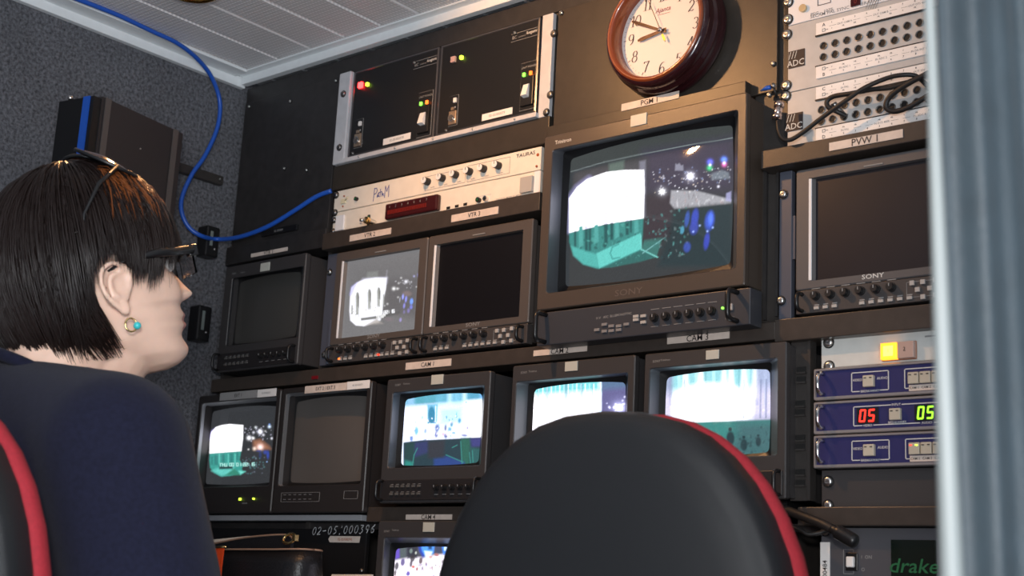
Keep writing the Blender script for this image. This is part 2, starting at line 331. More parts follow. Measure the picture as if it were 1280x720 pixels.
# ------------------------------------------------------------------ pictures on the lit screens
def crop(u0, v0, k): return lambda l: [(u0+x/k, v0+y/k) for x, y in l]
class Pic:
    def __init__(s, x0, x1, z0, z1, y, nx, nz, bulge=0.0):
        s.nx, s.nz = nx, nz; a = np.linspace(0, 1, nx); b = np.linspace(0, 1, nz); A, B = np.meshgrid(a, b)
        s.A, s.B = A, B; s.X = x0+(x1-x0)*A; s.Z = z0+(z1-z0)*B
        s.Y = y-bulge*(1-(2*A-1)**2)*(1-(2*B-1)**2); s.Y = s.Y + 0*s.X
        s.U, s.V = px(s.X, s.Y, s.Z); s.C = np.zeros((nz, nx, 3))
    def fill(s, c): s.C[:] = c
    def mask(s, pts, soft=1.0):
        pts = np.array(pts, float); inside = np.zeros(s.U.shape, bool); dist = np.full(s.U.shape, 1e9); n = len(pts)
        for i in range(n):
            x1, y1 = pts[i]; x2, y2 = pts[(i+1) % n]
            c = ((y1 > s.V) != (y2 > s.V)) & (s.U < (x2-x1)*(s.V-y1)/((y2-y1) if y2 != y1 else 1e-9)+x1); inside ^= c
            dx, dy = x2-x1, y2-y1; t = np.clip(((s.U-x1)*dx+(s.V-y1)*dy)/(dx*dx+dy*dy+1e-9), 0, 1)
            dist = np.minimum(dist, np.hypot(s.U-x1-t*dx, s.V-y1-t*dy))
        d = np.where(inside, dist, -dist); return np.clip(d/soft*0.5+0.5, 0, 1)
    def poly(s, pts, c, soft=1.0, a=1.0): m = (s.mask(pts, soft)*a)[..., None]; s.C = s.C*(1-m)+np.array(c)*m
    def ell(s, u, v, ru, rv, c, rot=0.0, soft=0.35, a=1.0):
        du, dv = s.U-u, s.V-v; cr, sr = math.cos(rot), math.sin(rot); e = np.sqrt(((du*cr+dv*sr)/ru)**2+((-du*sr+dv*cr)/rv)**2)
        m = (np.clip((1-e)/soft, 0, 1)*a)[..., None]; s.C = s.C*(1-m)+np.array(c)*m
    def glow(s, u, v, r, c): s.C += np.exp(-((s.U-u)**2+(s.V-v)**2)/(r*r))[..., None]*np.array(c)
    def line(s, a, b, wd, c, al=1.0):
        dx, dy = b[0]-a[0], b[1]-a[1]; t = np.clip(((s.U-a[0])*dx+(s.V-a[1])*dy)/(dx*dx+dy*dy), 0, 1)
        d = np.hypot(s.U-a[0]-t*dx, s.V-a[1]-t*dy); m = (np.clip((wd-d)/0.7+.5, 0, 1)*al)[..., None]; s.C = s.C*(1-m)+np.array(c)*m
    def speckle(s, pts, n, cols, r=(0.5, 1.4), seed=1):
        g = random.Random(seed); us = [p[0] for p in pts]; vs2 = [p[1] for p in pts]; k = 0
        m = s.mask(pts, 0.5)
        while k < n:
            u, v = g.uniform(min(us), max(us)), g.uniform(min(vs2), max(vs2)); j = np.unravel_index(np.argmin((s.U-u)**2+(s.V-v)**2), s.U.shape); k += 1
            if m[j] < .5: continue
            c = g.choice(cols); s.glow(u, v, g.uniform(*r), c)
    def blobs(s, pts, n, cols, ru=(1, 3), rv=(1, 4), seed=1, a=0.8):
        g = random.Random(seed); us = [p[0] for p in pts]; vs2 = [p[1] for p in pts]; m = s.mask(pts, 0.5); old = s.C.copy()
        for _ in range(n): s.ell(g.uniform(min(us), max(us)), g.uniform(min(vs2), max(vs2)), g.uniform(*ru), g.uniform(*rv), g.choice(cols), g.uniform(-.5, .5), .5, a)
        s.C = old*(1-m[..., None])+s.C*m[..., None]
    def noise(s, amp, seed=3, sz=1):
        g = np.random.default_rng(seed); n = g.normal(0, 1, s.U.shape); s.C *= np.clip(1+amp*n, 0, 3)[..., None]
    def txt(s, string, u, v, w_, h_, c, slope=-0.05, a=1.0):
        for i, ch in enumerate(string):
            if ch == ' ': continue
            for seg in BLOCK.get(ch, 'abcdefg'):
                (x1, y1), (x2, y2) = SEG[seg]; uu = u+i*w_*1.25
                s.line((uu+x1*w_, v+y1*h_+slope*(i*w_*1.25+x1*w_)), (uu+x2*w_, v+y2*h_+slope*(i*w_*1.25+x2*w_)), .45, c, a)
    def mesh(s, root, name, key='screen'):
        vs_ = np.stack([s.X, s.Y, s.Z], -1).reshape(-1, 3)-np.array(root['_o']); me = bpy.data.meshes.new(name); n = s.nx
        fs = [(j*n+i, j*n+i+1, (j+1)*n+i+1, (j+1)*n+i) for j in range(s.nz-1) for i in range(n-1)]
        me.from_pydata([tuple(map(float, p)) for p in vs_], [], fs); me.materials.append(M[key])
        at_ = me.color_attributes.new('picture', 'FLOAT_COLOR', 'POINT'); c4 = np.ones((s.nx*s.nz, 4), np.float32); c4[:, :3] = np.clip(s.C.reshape(-1, 3), 0, 6)
        at_.data.foreach_set('color', c4.ravel()); me.polygons.foreach_set('use_smooth', [True]*len(fs)); me.update()
        o = bpy.data.objects.new(name, me); COL.objects.link(o); o.parent = root; return o
SEG = {'a': ((0, 0), (1, 0)), 'b': ((1, 0), (1, .5)), 'c': ((1, .5), (1, 1)), 'd': ((0, 1), (1, 1)), 'e': ((0, .5), (0, 1)), 'f': ((0, 0), (0, .5)), 'g': ((0, .5), (1, .5)), 'p': ((.5, .25), (.5, .3)), 'q': ((.5, .75), (.5, .8))}
BLOCK = {'0': 'abcdef', '1': 'bc', '2': 'abged', '3': 'abgcd', '4': 'fgbc', '5': 'afgcd', '6': 'afgedc', '7': 'abc', '8': 'abcdefg', '9': 'abcdfg', ':': 'pq', 'T': 'afe', 'H': 'fegbc', 'U': 'fedcb', 'P': 'feabg', 'S': 'afgcd', 'L': 'fed', 'A': 'feabcg'}

# ================================================================== SETTING
XW = -2.115; ZC = 0.992+H; YB = 0.46
b = MB(); b.box(XW-0.03, XW, -2.4, YB, 0, ZC+.02, 'carpet'); struct(b.build('wall_left', loc=(XW, 0, 0)))
b = MB(); b.box(XW-0.03, 0.9, -2.4, YB, -0.04, 0, 'floor'); struct(b.build('floor'))
b = MB(); b.box(XW-0.03, 0.9, YB, YB+.03, 0, ZC+.02, 'panel'); struct(b.build('wall_back', loc=(0, YB, 0)))
b = MB()     # ceiling boards: one surface with V-joints between the 93 mm boards
xs = -1.974
while xs > XW: xs -= 0.0932
k = 0
while xs < 0.9:
    x0 = max(xs, XW-.03); x1 = min(xs+.0932, .9)
    b.box(x0, x1, -2.4, YB, ZC+.004, ZC+.02, 'ceiling')
    b.box(x0+.0045, x1-.0045, -2.4, YB, ZC, ZC+.005, 'ceiling')
    xs += .0932
struct(b.build('ceiling', loc=(0, 0, ZC)))
b = MB()     # white angle along the rack
b.box(-2.10, 0.9, -.014, .0, .972+H, .991+H, 'white_wall', .001); b.box(-2.10, 0.9, -.030, .0, .988+H, .9915+H, 'white_wall', .0005)
struct(b.build('trim_1', loc=(-2.1, 0, .97+H)))
b = MB()     # white angle along the carpeted wall
b.box(XW, XW+.012, -2.4, -.002, .968+H, .991+H, 'white_wall', .001); b.box(XW, XW+.05, -2.4, -.03, .985+H, .991+H, 'white_wall', .001)
for (u, v) in ((150, 31), (299, 94)):
    yy, zz = on_x(u, v, XW+.012); b.ball((XW+.012, yy, zz), .0022, 'steel_dark', n=6)
struct(b.build('trim_2', loc=(XW, 0, .97+H)))

# ------------------------------------------------------------------ small shape helpers
def screw(root, X, Z, y, r=.0045, key='steel', label=None):
    b = MB(); b.cyl(X, y, y-.0012, Z, r*1.25, 'black', 16)
    b.lathe(X, Z, [(r, y-.001), (r, y-.0025), (r*.8, y-.0038), (r*.35, y-.0042), (0.0001, y-.0036)], key, 16)
    b.box(X-r*.55, X+r*.55, y-.0046, y-.0038, Z-r*.1, Z+r*.1, 'steel_dark')
    o = part(b, 'screw', root); 
    if label: o['label'] = label
    return o
def handle_mb(X, Z0, Z1, y, out=.022, r=.003, key='black'):
    b = MB(); pts = [(X, y, Z0)]
    for k in range(5): t = PI/2*k/4; pts.append((X, y-out+.008*(1-math.sin(t)), Z0+.008*(1-math.cos(t))) )
    for k in range(5): t = PI/2*k/4; pts.append((X, y-out+.008*(1-math.cos(t)), Z1-.008*(1-math.sin(t))) )
    pts.append((X, y, Z1)); b.tube(pts, r, key, 8); return b
def plate_mb(u0, v0, u1, v1, y, txt, key='plate', size=None, ink='ink'):
    x0, x1, z0, z1 = rect(u0, v0, u1, v1, y); b = MB(); b.box(x0, x1, y-.0012, y, z0, z1, key)
    b.text(txt, (x0+x1)/2, (z0+z1)/2, y-.0016, size or (z1-z0)*.85, ink, 'CENTER'); return b
def knob(b, X, Z, y, r, l=.012, key='knob'):
    b.cyl(X, y, y-.003, Z, r*1.1, key, 18); b.cyl(X, y-.002, y-l, Z, r*.92, key, 18, r*.8)
    b.box(X-r*.1, X+r*.1, y-l-.0006, y-l+.001, Z, Z+r*.7, 'print_dim')

# ================================================================== RACK FRAME
rk = thing('equipment_rack', 'dark brown-grey steel equipment rack filling the far wall of the van', 'rack', (-1.3, .2, 0))
def upright(x0, x1, y0=.006, y1=.42, z0=.02, z1=.965, key='rack', label=None):
    b = MB(); b.box(x0, x1, y0, y1, z0+H if z0 > -.5 else z0, z1+H, key, .001); return part(b, 'upright', rk, label)
b = MB(); b.box(-2.095, -.42, .425, .445, .02, .965+H, 'panel'); part(b, 'back_sheet', rk)
for x0, x1 in ((-2.10, -2.092), (-1.826, -1.818), (-1.330, -1.318), (-.43, -.42)):
    b = MB(); b.box(x0, x1, .006, .42, 0.0, .965+H, 'rack'); part(b, 'upright', rk)
# top cover between trim and units
b = MB(); b.box(-2.10, -.42, .002, .42, .936+H, .968+H, 'panel', .001); part(b, 'top_rail', rk)
# upright to the left of the right-hand bays: rails with a pale edge and a ladder of slots
b = MB(); b.box(-.952, -.905, .004, .42, 0, .935+H, 'rack')
b.box(-.948, -.943, -.004, .006, .392+H, .70+H, 'rail_light'); b.box(-.934, -.930, -.001, .006, .392+H, .62+H, 'panel'); 
b.box(-.915, -.911, -.002, .006, .395+H, .60+H, 'panel')
b.box(-.905, -.897, .002, .1, .12+H, .935+H, 'black'); 
part(b, 'upright', rk)
b = MB()   # slotted ladder between third camera monitor and the blue units
b.box(-.888, -.8615, -.006, .006, .15+H, .362+H, 'rack'); b.box(-.862, -.858, -.01, .006, .15+H, .362+H, 'rail_light' if False else 'rack')
for (u, v) in ((1004, 462), (1004, 474), (1003, 504), (1003, 515), (1003, 547), (1003, 558), (1003, 590), (1003, 603)):
    X, Z = on_y(u, v, -.006); b.box(X-.009, X+.004, -.0075, -.005, Z-.0035, Z+.0035, 'jack'); b.box(X-.009, X+.005, -.010, -.006, Z-.006, Z-.0035, 'rack')
part(b, 'slotted_ladder', rk)
# shelf bars (name, x0, x1, z0, z1)
def shelf(x0, x1, z0, z1, plates, yf=-.020, key='shelf', thick=.05, label=None):
    b = MB(); b.box(x0, x1, yf, yf+thick, z0+H, z1+H, key, .0012); s = part(b, 'shelf_bar', rk, label)
    for (u0, v0, u1, v1, t, sz) in plates:
        pb = plate_mb(u0, v0, u1, v1, yf, t, size=sz); sub(pb, 'name_plate', s, 'cream name plate reading '+t)
    return s
shelf(-1.817, -1.318, .712, .757, [], -.006, 'panel_brown')
shelf(-2.095, -1.815, .605, .640, [(314.4, 317.5, 359.4, 313.5, 'VTR 1', .0105)], -.014, 'panel')
shelf(-1.815, -1.318, .598, .628, [(438, 294.5, 488.7, 292.6, 'VTR 2', .0105), (565, 269.2, 623, 267.2, 'VTR 3', .0105)], -.020)
shelf(-.925, -.42, .596, .622, [(1037, 179, 1129, 172, 'PVW 1', .0135)], -.026)
shelf(-2.095, -.905, .360, .384, [(508, 453.8, 564, 457.2, 'CAM 1', .0105), (667.6, 438.4, 734, 439, 'CAM 2', .0115), (834.6, 421.6, 912, 423, 'CAM 3', .0125)], -.018)
shelf(-.905, -.42, .356, .386, [], -.020)
shelf(-1.655, -.905, .122, .146, [(508, 643.2, 565, 649.6, 'CAM 4', .0105)], -.016)
shelf(-.87, -.42, .118, .141, [], -.020)
b = MB(); b.box(-2.09, -1.665, -.018, .05, .124+H, .1335+H, 'inner_pale', .0008); part(b, 'shelf_edge', rk, 'pale grey shelf edge under the external monitors')
b = MB(); b.box(-2.09, -.42, .01, .42, .112+H, .122+H, 'panel'); part(b, 'shelf_board', rk)
for (u, v) in ((242, 475), (250, 483)): pass
# small red indicator marks on the lower shelf
b = MB(); x, z = on_y(394, 472, -.018); b.box(x-.008, x+.008, -.0195, -.018, z-.003, z+.003, 'led_red2'); 

b.mats = ['red_dull']; part(b, 'indicator', rk, 'dull red rectangular marker')
# desk shelf in front of the rack, below the frame
dk = thing('console_desk', 'grey console desk top running along the foot of the monitor rack', 'desk', (-1.25, -.15, .72))
b = MB(); b.box(-2.10, -.42, -.30, -.021, .70, .73, 'desk', .003); part(b, 'desk_top', dk)
for x in (-2.08, -1.25, -.47):
    b = MB(); b.box(x, x+.02, -.27, -.03, 0, .70, 'desk'); part(b, 'leg', dk)

# ================================================================== LEFT BLACK PANEL
bp_ = thing('blanking_panel', 'tall matt black blanking panel beside the carpeted wall with small screws', 'panel', (-1.96, 0, .64+H), 'plain panels of the rack')
b = MB(); b.box(-2.094, -1.822, -.004, .004, .642+H, .934+H, 'panel', .001); part(b, 'face_plate', bp_)
for (u, v) in ((312.5, 131), (363.5, 127), (421, 97), (356, 211), (384, 213), (403, 294)): 
    X, Z = on_y(u, v, -.004); screw(bp_, min(X, -1.828), min(Z, .925+H), -.004, .0026, 'steel')
b = MB(); x0, x1, z0, z1 = rect(329, 292, 373, 288, -.004); b.box(x0, x1, -.009, -.004, z0, z1+.004, 'black', .001); b.text('02-05/000', (x0+x1)/2, (z0+z1)/2+.002, -.0095, .006, 'print_dim', 'CENTER'); part(b, 'socket_strip', bp_)

# ================================================================== POWER SUPPLIES
pf = thing('power_supply_subrack', 'white-eared rack frame holding the two black power supply units', 'rack frame', (-1.56, 0, .757+H))
PX0, PX1, PZ0, PZ1 = -1.813, -1.318, .757, .932
b = MB(); b.box(PX0, PX0+.030, -.014, .003, PZ0+H, PZ1+H, 'alu', .002); part(b, 'rack_ear', pf)
b = MB(); b.box(PX1-.024, PX1-.002, -.006, .003, PZ0+H, PZ1+H, 'alu', .001); part(b, 'rack_ear', pf)
b = MB(); b.box(PX0+.028, PX1-.022, -.014, .003, PZ0+H, PZ0+.008+H, 'alu', .001)
for k in range(5): b.ball((PX0+.07+k*.09, -.0145, PZ0+.004+H), .0022, 'steel', n=5)
part(b, 'bottom_lip', pf)
b = MB(); b.box(PX0+.028, PX1-.022, .01, .35, PZ0+.01+H, PZ1+H, 'panel'); part(b, 'chassis', pf)
for (u, v, yy) in ((429.5, 117.5, -.014), (424.5, 184.5, -.014), (421.5, 213.5, -.008), (692.5, 42, -.006), (688, 118.5, -.006), (683, 146, -.006)):
    X, Z = on_y(u, v, yy); screw(pf, X, max(Z, PZ0+.006+H), yy, .0052, 'steel_dark')
def psu(x0, x1, label, U, redon):
    t = thing('power_supply_unit', label, 'power supply', ((x0+x1)/2, 0, PZ0+.009+H), 'black power supply units')
    z0, z1 = PZ0+.010+H, PZ1-.002+H; y = -.008
    b = MB(); b.loft([rr(x0, x1, z0, z1, .008, .001), rr(x0, x1, z0, z1, y, .001), rr(x0+.003, x1-.003, z0+.003, z1-.003, y-.001, .001), rr(x0+.004, x1-.004, z0+.004, z1-.004, y+.001, .001)], 'edge', True)
    b.box(x0+.004, x1-.004, y+.0005, .004, z0+.004, z1-.004, 'black'); part(b, 'face_plate', t)
    yy = y+.0005
    def q(u, v): return on_y(u, v, yy)
    b = MB()
    for (u, v), k, s in zip(U['leds'], ('led_red' if redon else 'red_pale', 'led_lime'), (.0048, .0028)):
        X, Z = q(u, v); b2 = MB(); b2.box(X-s, X+s, yy-.005, yy, Z-s*1.1, Z+s*1.1, k, .0006); part(b2, 'indicator_lamp', t, 'glowing red indicator lamp' if k == 'led_red' else ('unlit pale indicator lamp' if k == 'red_pale' else 'small green indicator lamp'))
    X, Z = q(*U['xlr'])
    b = MB(); b.box(X-.0085, X+.0085, yy-.003, yy, Z-.012, Z+.012, 'bronze', .001); b.cyl(X, yy-.003, yy-.006, Z-.001, .0068, 'chrome', 20); b.cyl(X, yy-.0062, yy-.0066, Z-.001, .005, 'jack_ring', 20)
    b.box(X-.003, X+.003, yy-.004, yy, Z+.013, Z+.018, 'bronze'); part(b, 'audio_socket', t, 'bronze square audio socket with chrome ring')
    b = MB(); b.box(X-.010, X+.010, yy-.0006, yy, Z-.014, Z+.040, 'print_dim'); b.box(X-.0094, X+.0094, yy-.0012, yy, Z-.0134, Z+.0394, 'black')
    b.box(X+.001, X+.007, yy-.004, yy, Z+.026, Z+.034, 'sticker'); b.ball((X-.004, yy-.001, Z+.030), .0022, 'rubber', n=6); b.ball((X+.004, yy-.001, Z+.018), .0018, 'print_dim', n=6); part(b, 'socket_surround', t)
    X, Z = q(*U['sw'])
    b = MB(); b.box(X-.0165, X+.0165, yy-.0008, yy, Z-.030, Z+.052, 'print_dim'); b.box(X-.0158, X+.0158, yy-.0014, yy, Z-.0293, Z+.0513, 'black')
    b.box(X-.013, X+.013, yy-.005, yy, Z-.024, Z+.026, 'black', .001); b.text('UNIT POWER', X, Z+.043, yy-.0018, .0052, 'print_dim', 'CENTER'); part(b, 'switch_plate', t)
    b = MB(); b.add([(X-.0055, yy-.005, Z-.011), (X+.0055, yy-.005, Z-.011), (X+.0055, yy-.005, Z+.012), (X-.0055, yy-.005, Z+.012), (X-.0055, yy-.013, Z-.009), (X+.0055, yy-.013, Z-.009), (X+.0055, yy-.007, Z+.011), (X-.0055, yy-.007, Z+.011)], [(0, 1, 2, 3), (4, 5, 6, 7), (0, 1, 5, 4), (1, 2, 6, 5), (2, 3, 7, 6), (3, 0, 4, 7)], 'sticker'); part(b, 'rocker_switch', t, 'white rocker switch')
    for dx, k in ((-.0065, 'led_green'), (.0075, 'led_orange')):
        b2 = MB(); b2.box(X+dx-.0022, X+dx+.0022, yy-.007, yy-.004, Z+.026, Z+.032, k); part(b2, 'indicator_lamp', t, 'green lamp above the switch' if dx < 0 else 'orange lamp above the switch')
    b = MB(); x_0, x_1, z_0, z_1 = rect(*U['st'], yy); z_0 = z0+.007; z_1 = z0+.0185; b.box(x_0, x_1, yy-.0008, yy, z_0, z_1, 'sticker'); b.text('02-05/000079' if not redon else '02-05/000078', (x_0+x_1)/2, (z_0+z_1)/2, yy-.001, .0062, 'print_dim', 'CENTER'); part(b, 'sticker', t, 'white inventory sticker')
    X, Z = q(*U['logo']); b = MB(); X = x1-.058; b.text('BC', X, Z, yy-.0006, .008, 'print_dim'); b.text('control', X+.013, Z-.001, yy-.0006, .005, 'print_dim'); b.text('ikegami', X+.030, Z+.001, yy-.0006, .0075, 'print')
    b.box(X-.002, X+.053, yy-.0008, yy, Z-.0072, Z-.0066, 'print_dim'); b.box(X-.002, X+.053, yy-.0008, yy, Z+.0064, Z+.0070, 'print_dim'); part(b, 'lettering', t)
    X, Z = q(*U['scr']); screw(t, X, Z, yy, .0026, 'steel_dark'); X, Z = q(*U['scr2']); screw(t, X, Z, yy, .0026, 'steel')
    return t

psu(-1.780, -1.568, 'black power supply unit with glowing red lamp, left of the pair', dict(leds=[(452, 107), (460.5, 106)], xlr=(447.8, 175.5), sw=(531, 150), st=(479, 181.5, 512.5, 181), logo=(525, 80), scr=(442, 192), scr2=(519, 79)), True)
psu(-1.564, -1.345, 'black power supply unit with white lamp unlit, right of the pair', dict(leds=[(568, 75), (578, 72.5)], xlr=(566.5, 147.5), sw=(660.5, 115), st=(602.5, 152.5, 640, 150), logo=(652, 44.5), scr=(558.5, 163.5), scr2=(644.5, 41.5)), False)

# ================================================================== AUDIO UNITS (cream)
au = thing('audio_monitor_unit', 'cream audio monitor unit with a row of six black knobs', 'rack unit', (-1.56, 0, .670+H), 'cream rack units')
b = MB(); b.box(-1.810, -1.333, -.004, .004, .6705+H, .709+H, 'beige', .0008); part(b, 'face_plate', au)
b = MB(); b.box(-1.79, -1.35, .004, .25, .672+H, .707+H, 'panel'); part(b, 'chassis', au)
for (u, v) in ((532.5, 226.5), (551, 222), (567.5, 218), (585, 214), (602.5, 210.5), (621, 206.5)):
    X, Z = on_y(u+3, v+1, -.004); b = MB(); b.cyl(X, -.004, -.016, Z, .0065, 'knob', 20, .006); b.cyl(X, -.0155, -.0168, Z, .0056, 'sticker', 20); b.box(X-.0004, X+.0004, -.0172, -.0165, Z, Z+.005, 'ink'); part(b, 'knob', au)
b = MB()
def frame2d(b, x0, x1, z0, z1, y, w_, key, gaps=()):
    b.box(x0, x1, y-.0004, y, z1-w_, z1, key); b.box(x0, x1, y-.0004, y, z0, z0+w_, key); b.box(x0, x0+w_, y-.0004, y, z0, z1, key); b.box(x1-w_, x1, y-.0004, y, z0, z1, key)
x0, x1, z0, z1 = rect(532, 224, 637, 216, -.004); frame2d(b, x0, (x0+x1)/2-.002, .675+H, .700+H, -.004, .0006, 'print_dim'); frame2d(b, (x0+x1)/2+.002, x1, .675+H, .703+H, -.004, .0006, 'print_dim')
for k in range(6): b.text('audio', x0+.018+k*(x1-x0)/6.2, .679+H, -.0045, .0042, 'print_dim', 'CENTER')
X, Z = on_y(645.5, 195.5, -.004); b.text('TAURAS', X, Z, -.0045, .0085, 'ink', stretch=1.25)
part(b, 'lettering', au)
X, Z = on_y(675, 193, -.004); b = MB(); b.cyl(X-.004, -.004, -.005, Z, .0026, 'led_off_red'); b.ball((X-.005, -.005, Z-.019), .002, 'led_off_red', n=6); part(b, 'indicator', au, 'small copper-red dot')

X, Z = on_y(476, 240.5, -.004); b = MB()
def strokes(b, pts_list, y, r, key):
    for pts in pts_list:
        for (x1, z1), (x2, z2) in zip(pts[:-1], pts[1:]):
            d = math.hypot(x2-x1, z2-z1) or 1e-6; nx, nz = -(z2-z1)/d*r, (x2-x1)/d*r; ex, ez = (x2-x1)/d*r*.6, (z2-z1)/d*r*.6
            b.add([(x1-ex+nx, y, z1-ez+nz), (x2+ex+nx, y, z2+ez+nz), (x2+ex-nx, y, z2+ez-nz), (x1-ex-nx, y, z1-ez-nz)], [(0, 1, 2, 3)], key)
W = .0105
def sc(pl, ox, oz, sx, sz): return [[(ox+a*sx, oz+c*sz) for a, c in p] for p in pl]
hand = [[(0, -1), (.1, 1), (.5, .95), (.65, .55), (.4, .15), (.05, .1)], [(.75, 0), (1.0, .2), (.95, -.3), (.7, -.5), (.7, -.1), (1.1, -.5)], [(1.25, .7), (1.25, -.5)], [(1.05, .2), (1.5, .25)], [(1.6, .2), (1.55, -.5)], [(1.9, -.2), (1.6, -.1), (1.9, -.5)], [(2.1, -.8), (2.15, 1), (2.45, .1), (2.8, 1.05), (2.85, -.8)]]
strokes(b, sc(hand, X-.017, Z-.002, W*1.25, W*1.1), -.0045, .0007, 'marker_blue'); part(b, 'handwriting', au, 'blue handwritten marker letters')
b = MB(); X, Z = on_y(430, 252, -.004); b.box(X-.006, X+.006, -.007, -.004, Z-.004, Z+.004, 'cream_btn', .0005); b.ball((X, -.005, Z+.010), .0016, 'led_off_red', n=6); b.ball((X-.001, -.005, Z-.009), .0016, 'led_off_red', n=6); b.tube([(X+.005, -.006, Z+.001), (X+.018, -.012, Z+.004)], .0013, 'cream_btn', 6); part(b, 'push_button', au)

b = MB(); X, Z = on_y(446.5, 249, -.004); b.cyl(X, -.004, -.009, Z, .0036, 'black', 16); b.cyl(X, -.009, -.0095, Z, .0022, 'green_dim', 12); part(b, 'socket', au)
for (u, v) in ((420.5, 244), (418.8, 266)): X, Z = on_y(u, v, -.005); screw(au, X, Z, -.005, .0052, 'steel_dark')

du = thing('level_display_unit', 'cream rack unit with a dark red level display window and small sockets', 'rack unit', (-1.56, 0, .628+H), 'cream rack units')
b = MB(); b.box(-1.810, -1.333, -.003, .004, .6285+H, .6695+H, 'beige', .0008); b.box(-1.345, -1.334, -.0035, .0, .6285+H, .6695+H, 'white_panel'); part(b, 'face_plate', du)
b = MB(); b.box(-1.79, -1.35, .004, .25, .63+H, .668+H, 'panel'); part(b, 'chassis', du)
b = MB(); x0, x1, z0, z1 = rect(482, 262, 546, 268, -.012); b.box(x0, x1, -.014, -.003, .634+H, .662+H, 'maroon', .003)
for k in range(7):
    xx = x0+.012+k*.0145; b.text(str(k+1), xx, .655+H, -.0145, .006, 'print_dim', 'CENTER')
part(b, 'display_window', du, 'dark red window with faint level bars')

b = MB(); 
for k in range(22): b.box(x0+.008+k*.0042, x0+.0108+k*.0042, -.0150, -.0138, .642+H, .649+H, 'seg_dim')
part(b, 'level_bar', du, 'row of faint red bars')
b = MB()
for k in range(3):
    for z in (0, -.0075):
        X, Z = on_y(560.5+k*10.6, 260-k*2.3, -.003); b.box(X-.004, X+.004, -.0036, -.003, Z+z-.0022, Z+z+.0022, 'jack')
part(b, 'slot', du)
for (u, v) in ((599.5, 250.5), (608.5, 249)): 
    X, Z = on_y(u, v, -.003); b = MB(); b.cyl(X, -.003, -.009, Z, .0042, 'chrome' if u > 605 else 'black', 16); b.cyl(X, -.0092, -.0095, Z, .0022, 'green_dim' if u < 605 else 'jack', 12); part(b, 'socket', du)
b = MB(); x0, x1, z0, z1 = rect(595.5, 246, 613.5, 254.5, -.003); frame2d(b, x0, x1, z0, z1, -.0032, .0008, 'print'); 
X, Z = on_y(620, 251.5, -.003); b.text('CHOIX DU MODE VU-METRE', X, .635+H, -.0034, .0042, 'print_dim'); part(b, 'lettering', du)
b = MB(); x0, x1, z0, z1 = rect(653, 225, 667, 243, -.003); b.box(x0, x1, -.009, -.003, .636+H, .662+H, 'button', .0008); part(b, 'battery_cover', du, 'grey square cover')
b = MB(); x0, x1, z0, z1 = rect(421, 274, 430, 290, -.003); b.box(x0, x1, -.006, -.003, .634+H, .662+H, 'white_panel', .0008); part(b, 'switch', du)
b = MB(); X, Z = on_y(461.5, 275.5, -.003); b.box(X-.003, X+.003, -.006, -.003, Z-.010, Z+.010, 'jack', .0015); 
for k in range(3): b.ball((X, -.006, Z-.006+k*.006), .0017, 'green_dim', n=5)
part(b, 'socket', du)
b = MB(); X, Z = on_y(452, 277, -.003); b.box(X-.003, X+.003, -.006, -.003, Z-.003, Z+.003, 'sticker', .0005); part(b, 'push_button', du)
bn = thing('bnc_plug', 'gold and steel plug pushed into the cream unit beside its red window', 'plug', on_y(470, 279, -.003)[0:1]+(-.004,)+on_y(470, 279, -.003)[1:])
b = MB(); X, Z = on_y(469, 279, -.003); b.cyl(X, -.004, -.020, Z, .005, 'steel', 16); b.cyl(X, -.020, -.026, Z, .0062, 'gold', 12); part(b, 'collar', bn)
b = MB(); b.tube([(X, -.026, Z), (X+.001, -.038, Z-.003)], .0032, 'steel', 10); part(b, 'sleeve', bn)
for (u, v) in ((417, 275.5), (406, 295.5)): X, Z = on_y(u, v, -.004); screw(du, max(X, -1.806), max(Z, .6345+H), -.004, .0046, 'steel_dark')

